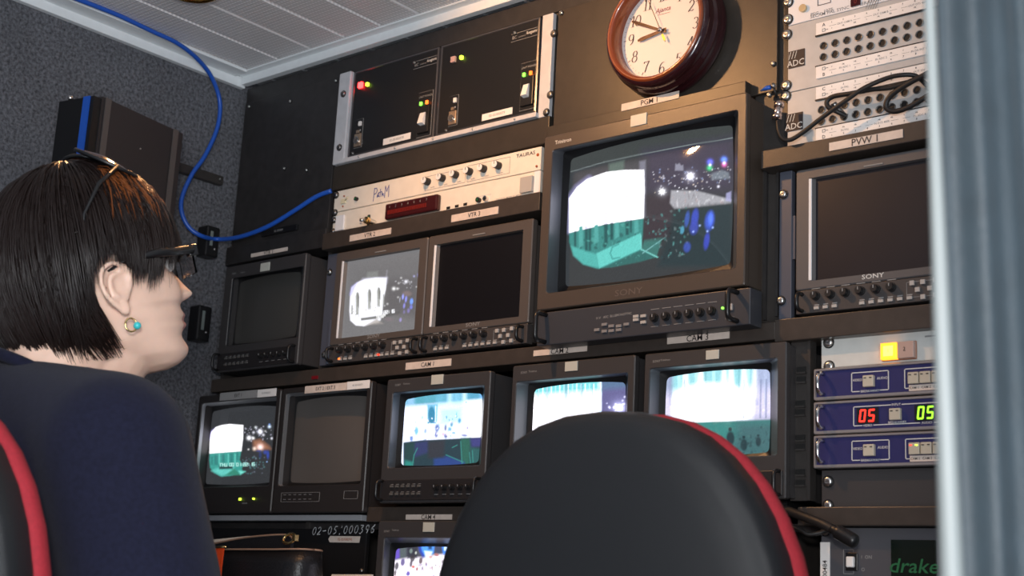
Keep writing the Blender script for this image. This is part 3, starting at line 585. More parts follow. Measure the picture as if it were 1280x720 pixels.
# ================================================================== MONITORS
def monitor(name, label, x0, x1, z0, z1, yf, op, gl, key, inner, group, depth=.30, ctrl=None, sub_r=.004, yg=.012, chin=True, loc=None):
    """x0..z1 outer bezel (world), op and gl = (x0,x1,z0,z1) of the opening and of the glass"""
    t = thing(name, label, 'monitor', ((x0+x1)/2, yf+.02, z0), group)
    b = MB(); b.loft([rr(x0+.002, x1-.002, z0+.002, z1-.002, depth, .002), rr(x0+.002, x1-.002, z0+.002, z1-.002, yf+.012, .002)], key, True, False)
    part(b, 'housing', t)
    b = MB(); b.loft([rr(x0+.001, x1-.001, z0+.001, z1-.001, yf+.013, .003), rr(x0, x1, z0, z1, yf+.010, .003), rr(x0, x1, z0, z1, yf+.0015, .003), rr(x0+.0015, x1-.0015, z0+.0015, z1-.0015, yf, .003), rr(op[0], op[1], op[2], op[3], yf, sub_r), rr(op[0]+.001, op[1]-.001, op[2]+.001, op[3]-.001, yf+.0015, sub_r)], key)
    part(b, 'bezel', t)
    b = MB(); o2 = (op[0]+.001, op[1]-.001, op[2]+.001, op[3]-.001)
    b.loft([rr(*o2, yf+.0012, sub_r), rr(gl[0]-.006-(x1-x0)*.010, gl[1]+.003, gl[2]-.004, gl[3]+.004, yg-.0045, sub_r), rr(gl[0]-.008-(x1-x0)*.010, gl[1]+.0045, gl[2]-.0045, gl[3]+.0045, yg+.006, sub_r)], inner)
    def arch(l):
        cx_, hw_ = (gl[0]+gl[1])/2, (gl[1]-gl[0])/2; zc_, hz_ = (gl[2]+gl[3])/2, (gl[3]-gl[2])/2; a_ = hw_*.055; o_ = []
        for x, y, z in l:
            u_, v_ = (x-cx_)/hw_, (z-zc_)/hz_
            o_.append((x-u_*abs(v_)**2*a_*.35*(abs(u_) > .9), y, z-(a_*u_*u_ if v_ > .5 else -a_*.5*u_*u_ if v_ < -.5 else 0)))
        return o_
    def dense(l):
        o_ = []
        for p_, q_ in zip(l, l[1:]+l[:1]):
            n__ = 8 if math.dist(p_, q_) > .03 else 1
            o_ += [tuple(p_[k]+(q_[k]-p_[k])*m_/n__ for k in range(3)) for m_ in range(n__)]
        return o_
    mk = .006+(x1-x0)*.010
    b.loft([dense(rr(gl[0]-mk, gl[1]+.003, gl[2]-.004, gl[3]+.004, yg-.0045, sub_r)), arch(dense(rr(gl[0]+.0005, gl[1]-.0005, gl[2]+.0005, gl[3]-.0005, yg-.0012, .006)))], 'black')  # black mask round the glass, also painting in the shade of the recess
    part(b, 'screen_surround', t); return t
def blank_glass(t, gl, y, bulge, key):
    p = Pic(*gl, y, 17, 13, bulge); b = MB(); vs_ = np.stack([p.X, p.Y, p.Z], -1).reshape(-1, 3); n = 17
    b.add(vs_, [(j*n+i, j*n+i+1, (j+1)*n+i+1, (j+1)*n+i) for j in range(12) for i in range(n-1)], key, True); part(b, 'screen', t, 'dark switched-off screen')
def logo(b, u, v, y, txt, size, key='print', **k):
    X, Z = on_y(u, v, y); b.text(txt, X, Z, y-.0004, size, key, **k)
def tally(t, u0, v0, u1, v1, y, key='tally'):
    x0, x1, z0, z1 = rect(u0, v0, u1, v1, y); zc, xc = (z0+z1)/2, (x0+x1)/2; h = 0
    b = MB(); b.box(x0, x1, y-.0015, y+.001, zc-(x1-x0)*.31, zc+(x1-x0)*.31, key, .0005); part(b, 'tally_light', t, 'pale square tally lamp, unlit')
CG = 'camera monitors along the lower row'

# --- small control strip below a 9-inch tube: rows of buttons, knobs, two handles
def crt_controls(t, x0, x1, z0, z1, yf, n=6, knobs=5, left_handle=True, right_handle=True, name='control_panel'):
    b = MB(); b.box(x0+.004, x1-.004, yf-.002, yf+.01, z0, z1, 'ctrl', .001); part(b, name, t)
    zc = (z0+z1)/2; b = MB()
    for k in range(n):
        for dz in (-.006, .006):
            b.box(x0+.030+k*.012-.0032, x0+.030+k*.012+.0032, yf-.0045, yf-.002, zc+dz-.0018, zc+dz+.0018, 'btn_dark', .0003)
            b.box(x0+.030+k*.012-.003, x0+.030+k*.012+.003, yf-.0024, yf-.0019, zc+dz+.003, zc+dz+.0036, 'print_dim')
    part(b, 'button_row', t)
    for k in range(knobs):
        b = MB(); knob(b, x1-.03-k*.0165, zc+.003, yf-.002, .0046, .007); b.box(x1-.034-k*.0165, x1-.026-k*.0165, yf-.0024, yf-.0019, zc-.008, zc-.0072, 'print_dim'); part(b, 'knob', t)
    if left_handle: part(handle_mb(x0+.008, z0+.001, z1-.001, yf-.002, .014, .0026), 'handle', t)
    if right_handle: part(handle_mb(x1-.008, z0+.001, z1-.001, yf-.002, .014, .0026), 'handle', t)


# --- CAM 1..4
def cam_monitor(label, face, zb, op_px, gl_tl, gl_br, tal, lg, key='case', name='picture_monitor', group=CG):
    yf = -.035; a = on_y(*face[0], yf); c = on_y(*face[1], yf); x0, x1, z1 = a[0], c[0], (a[1]+c[1])/2
    o = rect(*op_px, yf); yg = -.002
    g0 = on_y(*gl_tl, yg); g1 = on_y(*gl_br, yg); gl = (g0[0], g1[0], g1[1], g0[1])
    # the recess walls slope to the glass
    op = (o[0], o[1], o[2], o[3])
    t = monitor(name, label, x0, x1, zb+H, z1, yf, op, gl, key, 'inner', group, yg=yg)
    tally(t, *tal, yf); b = MB(); logo(b, lg[0], lg[1], yf, 'SONY', .0048, 'print_dim'); logo(b, lg[0]+10, lg[1]-1.5, yf, 'Trinitron', .0042, 'print_dim'); part(b, 'lettering', t)
    return t, gl, yg, (x0, x1, zb+H, z1, yf)
WT = (1.6, 1.75, 1.85)
t, gl, yg, fr = cam_monitor('tube monitor under the CAM 1 plate with bluish crowd picture', ((484.3, 475), (613.5, 462.8)), .150, (490.5, 490.3, 600.6, 582), (507, 496), (599.8, 580.5), (540, 471, 554, 478), (494, 481.5))
p = Pic(*gl, yg, 170, 140, .006); p.fill((1.1, 1.3, 1.7)); k = crop(495, 480, 6.545)
p.poly(k([(60, 60), (740, 30), (740, 150), (500, 165), (300, 175), (60, 200)]), (.16, .52, .72), 4)
for x, w_, c_ in ((120, 30, (.5, .8, 1.2)), (200, 40, (.10, .42, .5)), (290, 40, (.12, .45, .55)), (360, 30, (.2, .6, .8)), (440, 18, (.9, 1.3, 1.6)), (500, 30, (.35, .8, 1.1)), (560, 14, (1.3, 1.6, 1.8)), (640, 40, (.10, .38, .62)), (705, 16, (.3, .6, 1.3))): p.poly(k([(x-w_, 60), (x+w_, 55), (x+w_, 165), (x-w_, 175)]), c_, 2.5, .6)
p.poly(k([(60, 195), (720, 150), (720, 440), (60, 480)]), (1.5, 1.55, 1.9), 5, .9); p.poly(k([(345, 185), (560, 170), (560, 330), (345, 350)]), (.62, 1.15, 1.55), 7, .9)
p.poly(k([(590, 150), (725, 140), (720, 440), (600, 445)]), (2.2, 2.2, 2.3), 5)
p.poly(k([(256, 168), (342, 164), (335, 320), (255, 325)]), (.25, .65, .95), 1); p.ell(*k([(292, 235)])[0], 4.8, 9, (.06, .30, .50), 0, .35); p.poly(k([(266, 240), (322, 238), (320, 320), (264, 322)]), (.06, .30, .50), 1); p.line(*k([(325, 180), (322, 310)]), .5, (1.2, 1.6, 1.8))
for x, y, rx, ry, c_ in ((168, 385, 22, 50, (.15, .62, 1.2)), (125, 445, 22, 35, (.10, .25, .75)), (215, 275, 12, 22, (.5, .9, 1.3)), (240, 385, 16, 30, (.35, .55, .9)), (336, 360, 26, 50, (.10, .18, .55)), (330, 415, 20, 35, (.12, .16, .50)), (405, 360, 14, 40, (.18, .18, .42)), (407, 425, 22, 28, (.10, .14, .40)), (412, 272, 10, 18, (.12, .45, .6)), (455, 330, 16, 30, (.10, .40, .62)), (440, 370, 22, 22, (.14, .5, .9)), (495, 250, 5, 30, (.2, .6, .9)), (519, 300, 17, 30, (.08, .42, .75)), (470, 400, 20, 16, (.3, .6, 1.1)), (560, 420, 40, 14, (.25, .28, .6)), (585, 360, 12, 20, (.5, .4, .8)), (385, 410, 14, 20, (1.0, .6, .8)), (575, 150, 10, 8, (.15, .5, .65))): p.ell(*k([(x, y)])[0], rx/6.5, ry/6.5, c_, .08, .6, .9)
p.blobs(k([(90, 290), (590, 250), (600, 445), (90, 470)]), 120, [(1.8, 1.8, 2.0), (1.7, 1.6, 1.8), (.25, .6, 1.1), (.12, .2, .55), (1.0, .7, 1.0)], (.4, 1.2), (.6, 2.8), 5, .6)
p.poly(k([(60, 478), (200, 460), (700, 436), (700, 660), (60, 700)]), (.022, .052, .070), .8)
for q, c_ in (([(150, 480), (265, 465), (262, 560), (150, 600)], (.040, .050, .16)), ([(530, 440), (610, 437), (600, 655), (540, 655)], (.03, .15, .11)), ([(605, 440), (700, 436), (695, 510), (620, 515)], (.06, .06, .25)), ([(75, 620), (140, 640), (130, 690), (65, 690)], (.03, .30, .26)), ([(310, 610), (420, 590), (560, 640), (560, 665), (310, 680)], (.03, .07, .28)), ([(610, 520), (690, 530), (690, 650), (610, 650)], (.03, .13, .13)), ([(262, 470), (400, 460), (390, 600), (262, 610)], (.040, .042, .055)), ([(80, 480), (150, 475), (150, 620), (75, 620)], (.02, .065, .065))): p.poly(k(q), c_, 2, .9)
for a_, c_ in (((130, 690), (148, 580)), ((148, 580), (175, 525)), ((540, 650), (530, 470)), ((600, 560), (610, 650)), ((625, 545), (630, 640)), ((460, 520), (500, 500)), ((410, 580), (550, 640))): p.line(*k([a_, c_]), .6, (.05, .30, .27), .8)
p.noise(.07); p.mesh(t, 'screen')
crt_controls(t, fr[0], fr[1], fr[2]+.004, fr[2]+.036, fr[4])
t, gl, yg, fr = cam_monitor('tube monitor under the CAM 2 plate, its lower half behind the chair', ((641, 457), (794, 444)), .150, (645, 476.7, 782, 570), (668, 483), (781, 568), (707, 452, 722, 464), (651, 466))
p = Pic(*gl, yg, 120, 90, .006); p.fill((.75, .85, 1.2)); p.poly([(662, 470), (752, 470), (750, 575), (662, 575)], (2.0, 1.95, 2.1), 2)
p.poly([(662, 470), (752, 468), (752, 490), (662, 496)], (.25, .85, .90), 6)
for u, wd in ((673, 1.0), (684, 1.6), (708, 2.2), (711, .8), (727, 1.6), (741, .8)): p.line((u, 480), (u-.5, 516 if wd < 1.8 else 500), wd, (.18, .42, .55), .55)
for k in range(16): u = 668+k*5.3; p.line((u, 480), (u-.4, 570), .6, (1.2, 1.35, 1.6) if k % 2 else (2.4, 2.4, 2.4), .45)
p.poly([(752, 470), (790, 468), (790, 575), (751, 575)], (.16, .15, .34), 1.5); p.line((751, 475), (750, 530), 1, (1.4, 1.8, 2.2)); p.poly([(752, 470), (790, 468), (790, 484), (752, 487)], (.12, .24, .38), 4, .7)
p.glow(774, 510, 4.0, (2.2, 2.3, 2.8)); p.glow(774, 510, 9, (.4, .4, .7)); p.speckle([(755, 495), (782, 495), (782, 520), (755, 520)], 14, [(1, 1, 1.3)], (.6, 1.2), 3); p.noise(.05); p.mesh(t, 'screen')
crt_controls(t, fr[0], fr[1], fr[2]+.004, fr[2]+.036, fr[4])
t, gl, yg, fr = cam_monitor('tube monitor under the CAM 3 plate with bright white picture, beside the slotted rail', ((806, 441.8), (983, 427.2)), .150, (811.7, 460, 971.7, 570), (833, 468), (963.5, 568), (883, 438, 899, 449), (816, 452))
p = Pic(*gl, yg, 130, 100, .007); p.fill((1.7, 1.75, 2.0)); p.poly([(826, 455), (975, 450), (975, 484), (826, 492)], (.24, .72, .78), 8, .9)
for k in range(12): u = 838+k*10.8; p.line((u, 462), (u+.3, 505), 2.0, (.9, 1.4, 1.6) if k % 2 else (.14, .45, .55), .40)
for u in (857, 876, 905, 914, 930, 944): p.poly([(u-1.5, 462), (u+1.5, 462), (u+4.5, 498), (u-4.5, 498)], (2.0, 2.1, 2.2), 3, .8)
p.ell(888, 505, 54, 30, (2.6, 2.6, 2.6), 0, .5); p.poly([(826, 460), (841, 460), (840, 525), (826, 527)], (.40, .28, .55), 3, .65); p.poly([(944, 458), (972, 455), (972, 530), (938, 530)], (.50, .42, .75), 6, .7)
for u in (930, 951, 958, 965, 856): p.line((u, 475), (u-.5, 522), 1.1, (.22, .26, .45), .6)
p.blobs([(835, 502), (960, 498), (960, 516), (835, 518)], 18, [(.9, .8, 1.0), (1.8, 1.7, 1.8)], (1, 2), (1, 4), 4, .4)
p.poly([(826, 529), (972, 524), (970, 575), (826, 575)], (.05, .27, .25), 1.2); p.poly([(922, 527), (972, 525), (970, 575), (905, 575)], (.06, .13, .15), 10, .8)
for u, v, r in ((913, 548, 6), (930, 556, 5), (948, 552, 4), (900, 560, 5)): p.ell(u, v, r, r*1.8, (.02, .05, .06)); p.ell(u-.3, v-r*1.9, r*.45, r*.5, (.02, .05, .06))
p.blobs([(915, 535), (966, 532), (966, 566), (915, 568)], 30, [(.03, .07, .08), (.08, .2, .2)], (1, 3), (1, 4), 9, .6); p.noise(.05); p.mesh(t, 'screen')
crt_controls(t, fr[0], fr[1], fr[2]+.004, fr[2]+.036, fr[4])
t, gl, yg, fr = cam_monitor('tube monitor under the CAM 4 plate, lowest in the rack, colourful crowd on screen', ((473, 655), (603, 647)), -.105, (480, 671, 596, 768), (495, 682), (595, 760), (529.6, 655, 543, 663), (480, 664))
p = Pic(*gl, yg, 170, 120, .006); p.fill((1.5, 1.4, 1.6)); k = crop(480, 670, 10.66)
p.poly(k([(100, 60), (960, 30), (960, 240), (700, 250), (540, 290), (340, 290), (130, 330)]), (.10, .10, .13), 2.5)
for q, c_ in (([(170, 100), (210, 100), (210, 290), (150, 310)], (.20, .12, .75)), ([(210, 100), (300, 100), (290, 280), (215, 290)], (.13, .16, .17)), ([(310, 90), (450, 90), (440, 290), (310, 300)], (.05, .05, .07)), ([(450, 90), (490, 85), (540, 250), (520, 300), (470, 200)], (.04, .09, .60)), ([(480, 80), (680, 75), (660, 230), (560, 290), (510, 200)], (.14, .50, 1.5)), ([(680, 75), (780, 75), (770, 230), (690, 240)], (.08, .09, .16)), ([(760, 70), (920, 80), (890, 230), (790, 250)], (.10, .38, 1.3)), ([(585, 115), (640, 115), (640, 180), (590, 180)], (.03, .07, .16)), ([(540, 200), (640, 210), (620, 280), (560, 300)], (1.3, 1.5, 1.8))): p.poly(k(q), c_, 1.3, .92)
for x, y, rx, ry, c_ in ((360, 200, 26, 40, (.25, .32, .30)), (425, 225, 16, 26, (.7, .75, .7)), (380, 300, 40, 60, (.06, .05, .06)), (490, 330, 32, 60, (.12, .06, .07)), (250, 350, 36, 65, (.10, .07, .30)), (170, 400, 34, 70, (.05, .05, .06)), (360, 370, 24, 60, (.10, .07, .10)), (390, 410, 28, 24, (.9, .16, .10)), (440, 440, 18, 34, (.5, .12, .10)), (850, 290, 30, 26, (.9, .22, .30)), (320, 500, 34, 40, (.10, .05, .55)), (150, 490, 20, 50, (.15, .12, .12)), (700, 250, 40, 26, (.6, .22, .22)), (620, 280, 30, 26, (.9, .5, .45)), (780, 340, 26, 30, (.55, .5, .55)), (690, 390, 12, 20, (.5, .45, .5)), (740, 420, 16, 40, (.7, .6, .7)), (560, 370, 14, 30, (.45, .3, .35)), (510, 430, 14, 40, (.4, .35, .6)), (820, 160, 26, 50, (1.0, 1.3, 1.7)), (880, 130, 10, 40, (.8, 1.2, 1.6))): p.ell(*k([(x, y)])[0], rx/10.66, ry/10.66, c_, .15, .45, .9)
p.blobs(k([(120, 420), (880, 330), (860, 1000), (100, 1000)]), 110, [(1.7, 1.6, 1.7), (.5, .3, .35), (.15, .12, .4), (1.3, .8, .7), (1.8, 1.8, 1.8)], (.7, 2.2), (1.5, 5), 12, .6); p.noise(.07); p.mesh(t, 'screen')
crt_controls(t, fr[0], fr[1], fr[2]+.004, fr[2]+.036, fr[4])

# --- VTR 1 (off)
t, gl, yg, fr = cam_monitor('dark switched-off tube monitor under the VTR 1 plate', ((283, 331), (383, 318.9)), .392, (290, 347.5, 372, 421.7), (300, 350), (371, 422), (326.5, 330.5, 337, 337), (290, 342.5), name='picture_monitor', group='tube monitors of the rack')
blank_glass(t, gl, yg, .006, 'off_crt'); crt_controls(t, fr[0], fr[1], fr[2]+.003, fr[2]+.034, fr[4])

# --- EXT 1, EXT 2
def ext_monitor(label, x0, x1, gtl, gbr):
    yf = -.030; z0, z1 = .136+H, .352+H; yg = .002; g0 = on_y(*gtl, yg); g1 = on_y(*gbr, yg); gl = (g0[0], g1[0], g1[1], g0[1])
    op = (x0+.010, x1-.010, gl[2]-.007, gl[3]+.006)
    t = monitor('picture_monitor', label, x0, x1, z0, z1, yf, op, gl, 'case_dark', 'inner_pale', 'external source monitors', yg=yg)  # recess grey made paler for the light falling on its left wall
    return t, gl, yg, op, yf

EX0 = on_y(247, 500, -.03)[0]; EX1 = on_y(346, 560, -.03)[0]; EX2 = on_y(459, 560, -.03)[0]
t, gl, yg, op, yf = ext_monitor('tube monitor with white archway picture and timecode, farthest left in the lower row', max(EX0, XW+.004), EX1-.002, (266, 511), (341, 605))
p = Pic(*gl, yg, 150, 150, .006); p.fill((.034, .036, .040)); k = crop(255, 495, 6.26)
p.poly(k([(48, 320), (60, 280), (95, 245), (140, 230), (200, 222), (305, 230), (303, 330), (290, 432), (45, 450)]), (2.2, 2.2, 2.3), 1.0); p.poly(k([(40, 320), (60, 275), (90, 255), (70, 330), (55, 350)]), (.8, .7, 1.8), 2, .5)
p.poly(k([(45, 450), (290, 432), (278, 500), (305, 545), (295, 570), (310, 600), (200, 625), (130, 628), (80, 600), (48, 560), (42, 500)]), (.05, .36, .31), 1)
for x, y0_, y1_, w_ in ((95, 460, 540, 14), (150, 455, 520, 12), (215, 445, 520, 13), (262, 440, 500, 8), (62, 470, 540, 8)): p.poly(k([(x-w_, y0_+8), (x, y0_), (x+w_, y0_+8), (x+w_, y1_), (x-w_, y1_)]), (.03, .20, .19), 1.2, .8)
for x in (120, 190, 243): p.line(*k([(x, 455), (x, 530)]), .9, (.13, .60, .52), .8)
p.poly(k([(120, 560), (230, 545), (250, 600), (140, 625), (60, 585)]), (.16, .70, .62), 2, .8); p.poly(k([(165, 620), (240, 565), (285, 618)]), (.04, .26, .18), 1.2); p.poly(k([(270, 585), (325, 590), (285, 615)]), (.20, .80, .68), 1.2)
p.poly(k([(118, 550), (225, 545), (225, 570), (120, 574)]), (.02, .06, .06), 1)
p.txt('THU 00 01:22:16', 255+128/6.26, 495+528/6.26, 2.3, 3.6, (.45, .85, .78), -.02)
for x, y, r_, c_ in ((440, 280, 2.6, (1.5, 1.5, 1.7)), (465, 305, 1.4, (.8, .8, .9)), (352, 328, 2.4, (1.5, 1.5, 1.6)), (385, 330, 1.6, (1.2, 1.2, 1.2)), (405, 245, 1.4, (.8, .85, .9)), (512, 240, 1.7, (.9, 1.1, 1.4)), (530, 332, 1.3, (.9, .9, 1.0)), (480, 275, 1.0, (.6, .6, .6)), (388, 285, 1.4, (.8, .8, .9)), (348, 418, 1.0, (.8, .8, .8)), (512, 222, .9, (.2, .4, 1.0))): p.glow(*k([(x, y)])[0], r_, c_)
p.speckle(k([(310, 240), (540, 230), (540, 340), (310, 360)]), 40, [(.5, .5, .6), (.3, .3, .4)], (.4, .9), 4)
p.poly(k([(385, 350), (440, 340), (510, 395), (520, 415), (390, 420)]), (.42, .18, .10), 2.5, .85); p.glow(*k([(440, 400)])[0], 3.4, (1.3, 1.0, 1.0)); p.glow(*k([(395, 412)])[0], 2.0, (.9, .8, .7))
for x, y, rx, ry, c_ in ((500, 460, 14, 45, (.04, .08, .48)), (480, 440, 22, 22, (.05, .08, .40)), (440, 460, 16, 40, (.03, .05, .16)), (430, 430, 30, 10, (.04, .06, .25)), (492, 515, 8, 8, (.3, .5, .9))): p.ell(*k([(x, y)])[0], rx/6.26, ry/6.26, c_, 0, .7, .85)
p.speckle(k([(290, 480), (480, 470), (470, 610), (290, 610)]), 45, [(.05, .16, .17), (.10, .12, .16)], (.5, 1.1), 7); p.noise(.08); p.mesh(t, 'screen')
x0, x1, z0, z1 = rect(276, 492.5, 323, 497, yf); b = plate_mb(276, 491.5, 322, 497, yf, 'EXT 1', 'plate_grey', .0085); part(b, 'name_plate', t, 'grey name plate reading EXT 1')
b = plate_mb(322.5, 487.5, 345, 495, yf, '02-05/000251', 'sticker', .0045, 'print_dim'); part(b, 'sticker', t, 'white inventory sticker')
for (u, v) in ((300.8, 624), (317.8, 623.5)):
    X, Z = on_y(u, v, yf); b = MB(); b.cyl(X, yf, yf-.003, Z, .0022 if u < 310 else .0016, 'led_lime', 10); part(b, 'indicator_lamp', t, 'lit green indicator lamp')
b = MB(); X, Z = on_y(312, 629, yf); b.text('POWER', X-.02, Z, yf-.0004, .004, 'print_dim'); part(b, 'lettering', t)
t, gl, yg, op, yf = ext_monitor('switched-off grey tube monitor labelled EXT 2 / EXT 3 above the bag', EX1+.002, EX2, (371.5, 499), (454, 603))
blank_glass(t, gl, yg, .006, 'off_crt_pale')
b = plate_mb(382, 483, 434, 487.5, yf, 'EXT 2 / EXT 3', 'plate', .0082); part(b, 'name_plate', t, 'cream name plate reading EXT 2 / EXT 3')
b = plate_mb(434.5, 477.5, 462, 485, yf, '02-05/000371', 'sticker', .0045, 'print_dim'); part(b, 'sticker', t, 'white inventory sticker')
b = MB(); x0, x1, z0, z1 = rect(352, 616, 399, 627, yf); frame2d(b, x0, x1, z0, z1, yf, .0005, 'print_dim')
for k in range(6): b.box(x0+.006+k*.013, x0+.012+k*.013, yf-.0006, yf, z1-.004, z1-.0032, 'print_dim'); b.box(x0+.006+k*.013, x0+.012+k*.013, yf-.0006, yf, z0+.004, z0+.0048, 'print_dim')
x0, x1, z0, z1 = rect(430, 616, 447, 622, yf); frame2d(b, x0, x1, z0-.002, z1+.003, yf, .0005, 'print_dim'); part(b, 'lettering', t)

# --- VTR 2 and VTR 3: pair of flat monitors, faces leaning back a little at the top
def flat_monitor(label, x0, x1, z0, z1, scr, key, group, zc, tilt=3.5, yf=-.010, hs=(True, True), mark=None, ctrl='ctrl_grey'):
    t = thing('flat_monitor', label, 'monitor', ((x0+x1)/2, 0, z0), group)
    b = MB(); b.box(x0+.003, x1-.003, yf+.014, .09, z0+.004, z1-.006, key, .002); part(b, 'housing', t)
    b = MB(); s = scr
    b.loft([rr(x0+.001, x1-.001, zc+.001, z1-.001, yf+.014, .003), rr(x0, x1, zc, z1, yf+.011, .003), rr(x0, x1, zc, z1, yf+.0015, .003), rr(x0+.0015, x1-.0015, zc+.0015, z1-.0015, yf, .003), rr(s[0]-.007, s[1]+.001, s[2]-.001, s[3]+.001, yf, .001), rr(s[0], s[1], s[2], s[3], yf+.007, .001)], key); part(b, 'bezel', t)
    b = MB(); b.loft([rr(s[0]-.0075, s[0]-.003, s[2], s[3], yf+.0006, .0004), rr(s[0]-.0070, s[0]-.0035, s[2], s[3], yf-.0004, .0004)], 'white_panel', True, True); part(b, 'bezel_glint', t, 'pale strip painted as the reflection on the left inner bezel')  # white strip stands in for light reflecting off the inner bezel side
    b = MB(); b.box(x0+.001, x1-.001, yf, yf+.014, z0, zc-.001, ctrl, .001); part(b, 'control_panel', t)
    zm = (z0+zc)/2; h = zc-z0; wd = x1-x0
    for k in range(6):
        X = x0+wd*(.135+k*.094); b = MB(); knob(b, X, zm+h*.18, yf, .0056, .009); b.box(X-.006, X+.006, yf-.0005, yf, zm+h*.18+.0095, zm+h*.18+.0105, 'print_dim'); part(b, 'knob', t)
    b = MB()
    for k in (0, 1, 2, 5, 6, 7, 8, 9, 10):
        X = x0+wd*(.14+k*.057); b.box(X-.0035, X+.0035, yf-.0022, yf, zm-h*.32-.002, zm-h*.32+.002, 'button', .0003); b.box(X-.0035, X+.0035, yf-.0005, yf, zm-h*.17-.0015, zm-h*.17, 'print_dim')
    part(b, 'button_row', t)
    b = MB(); X0 = x0+wd*.745; frame2d(b, X0-.012, X0+.034, z0+.006, zc-.006, yf, .0005, 'print_dim')
    for dx, dz in ((-.004, .008), (.010, .008), (.026, .009), (.003, -.001), (.019, -.001), (.010, -.011), (.026, -.010)): b.box(X0+dx-.003, X0+dx+.003, yf-.003, yf, zm+dz-.003, zm+dz+.003, 'button', .0004)
    part(b, 'menu_keys', t)
    if hs[0]: part(handle_mb(x0+.010, z0+.004, zc-.006, yf, .015, .0028), 'handle', t)
    if hs[1]: part(handle_mb(x1-.010, z0+.004, zc-.006, yf, .015, .0028), 'handle', t)
    b = MB(); X = (x0+x1)/2; b.text('SONY', X-.002, zc+.0075, yf-.0005, .0085 if wd > .2 else .008, 'print_dim' if mark is None else 'print', 'CENTER', stretch=1.35)
    b.box(X-.013, X+.013, yf-.0012, yf, z1-.012, z1-.0105, 'print_dim'); part(b, 'lettering', t)
    return t
def leaned(t, deg):
    t.rotation_euler = (math.radians(-deg), 0, 0)
lb = thing('mounting_bracket', 'dark rack ear with two screws left of the paired flat monitors', 'bracket', (-1.80, 0, .392+H), 'rack ears of the flat monitors')
b = MB(); b.box(-1.812, -1.784, -.006, .004, .392+H, .592+H, 'ear', .001); b.box(-1.790, -1.784, -.012, -.004, .392+H, .47+H, 'ear', .001); part(b, 'ear_plate', lb)
for (u, v) in ((412.5, 340.5), (405.5, 443.5)): X, Z = on_y(u, v, -.006); screw(lb, max(X, -1.805), Z, -.006, .005, 'steel')
xm = -1.560; yb = -.012
t = flat_monitor('lit flat monitor under the VTR 2 plate showing white arches in grey', -1.783, xm-.001, .392+H, .590+H, (-1.760, -1.580, .436+H, .573+H), 'lcd_case', 'paired flat monitors', .424+H, yf=yb)
gl = (-1.760, -1.580, .436+H, .573+H); p = Pic(*gl, yb+.0065, 170, 140, 0); p.fill((.195, .19, .195)); k = crop(425, 315, 6.545)
p.poly(k([(100, 120), (690, 25), (690, 200), (100, 300)]), (.165, .160, .165), 10, .7)
p.poly(k([(225, 165), (310, 155), (312, 212), (215, 222)]), (.27, .28, .27), 1.5, .7); p.line(*k([(385, 150), (378, 212)]), 1.0, (.28, .27, .30), .8)
p.poly(k([(380, 225), (660, 190), (630, 540), (350, 480)]), (.125, .118, .125), 6, .8)
p.poly(k([(85, 340), (95, 290), (140, 250), (200, 222), (290, 210), (383, 210), (375, 300), (352, 400), (345, 500), (330, 560), (200, 606), (130, 600), (85, 560), (78, 480), (82, 400)]), (1.25, 1.25, 1.35), 1.0)
p.poly(k([(82, 350), (95, 285), (145, 250), (120, 300), (95, 360)]), (.42, .40, .95), 2, .7); p.poly(k([(190, 222), (383, 210), (378, 250), (160, 262)]), (.85, .82, 1.05), 3, .6)
for x, y0_, y1_, w_ in ((142, 325, 515, 15), (240, 300, 470, 15), (316, 285, 450, 15), (98, 430, 510, 8), (355, 340, 430, 5)):
    p.poly(k([(x-w_, y0_+35), (x-w_*.5, y0_+6), (x, y0_), (x+w_*.6, y0_+8), (x+w_, y0_+40), (x+w_*.8, y1_), (x-w_*.8, y1_)]), (.45, .46, .44), .9); p.poly(k([(x-w_*.1, y0_+10), (x+w_*.6, y0_+12), (x+w_, y0_+40), (x+w_*.8, y1_-60), (x+w_*.2, y1_-70)]), (.16, .16, .15), .9, .9)
p.blobs(k([(180, 440), (340, 410), (335, 480), (180, 510)]), 26, [(.30, .30, .28), (.9, .9, .95), (.5, .5, .5)], (.5, 1.4), (.4, 1.0), 6, .7); p.blobs(k([(85, 480), (165, 490), (160, 540), (90, 530)]), 12, [(.25, .24, .22), (.6, .6, .6)], (.6, 1.6), (.4, 1.0), 7, .7)
p.poly(k([(168, 540), (310, 520), (318, 545), (172, 562)]), (.10, .10, .09), .9, .9); p.poly(k([(300, 520), (490, 480), (492, 505), (330, 545)]), (.10, .10, .10), 1.2, .6)
p.poly(k([(205, 600), (300, 545), (350, 585)]), (.42, .38, .36), 1.5, .8); p.poly(k([(240, 590), (300, 555), (320, 575)]), (.6, .55, .52), 1.2, .8)
p.txt('THU 00:01:22:16', 425+178/6.545, 315+512/6.545, 2.2, 3.6, (1.1, 1.1, 1.15), -.155); p.txt('STOP', 425+300/6.545, 315+520/6.545, 2.2, 3.2, (1.0, 1.0, 1.0), -.12)
for x, y, rx, ry, c_ in ((515, 365, 12, 32, (.45, .50, 1.3)), (540, 385, 12, 36, (.38, .40, 1.2)), (525, 440, 12, 30, (.35, .34, .95)), (585, 405, 18, 34, (.25, .50, 1.4)), (582, 450, 16, 24, (.25, .28, .9)), (560, 480, 16, 26, (.28, .24, .55)), (525, 490, 12, 20, (.25, .22, .45)), (490, 390, 6, 30, (.5, .5, .6)), (495, 555, 14, 22, (.42, .36, .75)), (400, 550, 50, 22, (.24, .20, .22)), (550, 340, 50, 30, (.26, .20, .20))): p.ell(*k([(x, y)])[0], rx/6.545, ry/6.545, c_, .12, .6, .8)
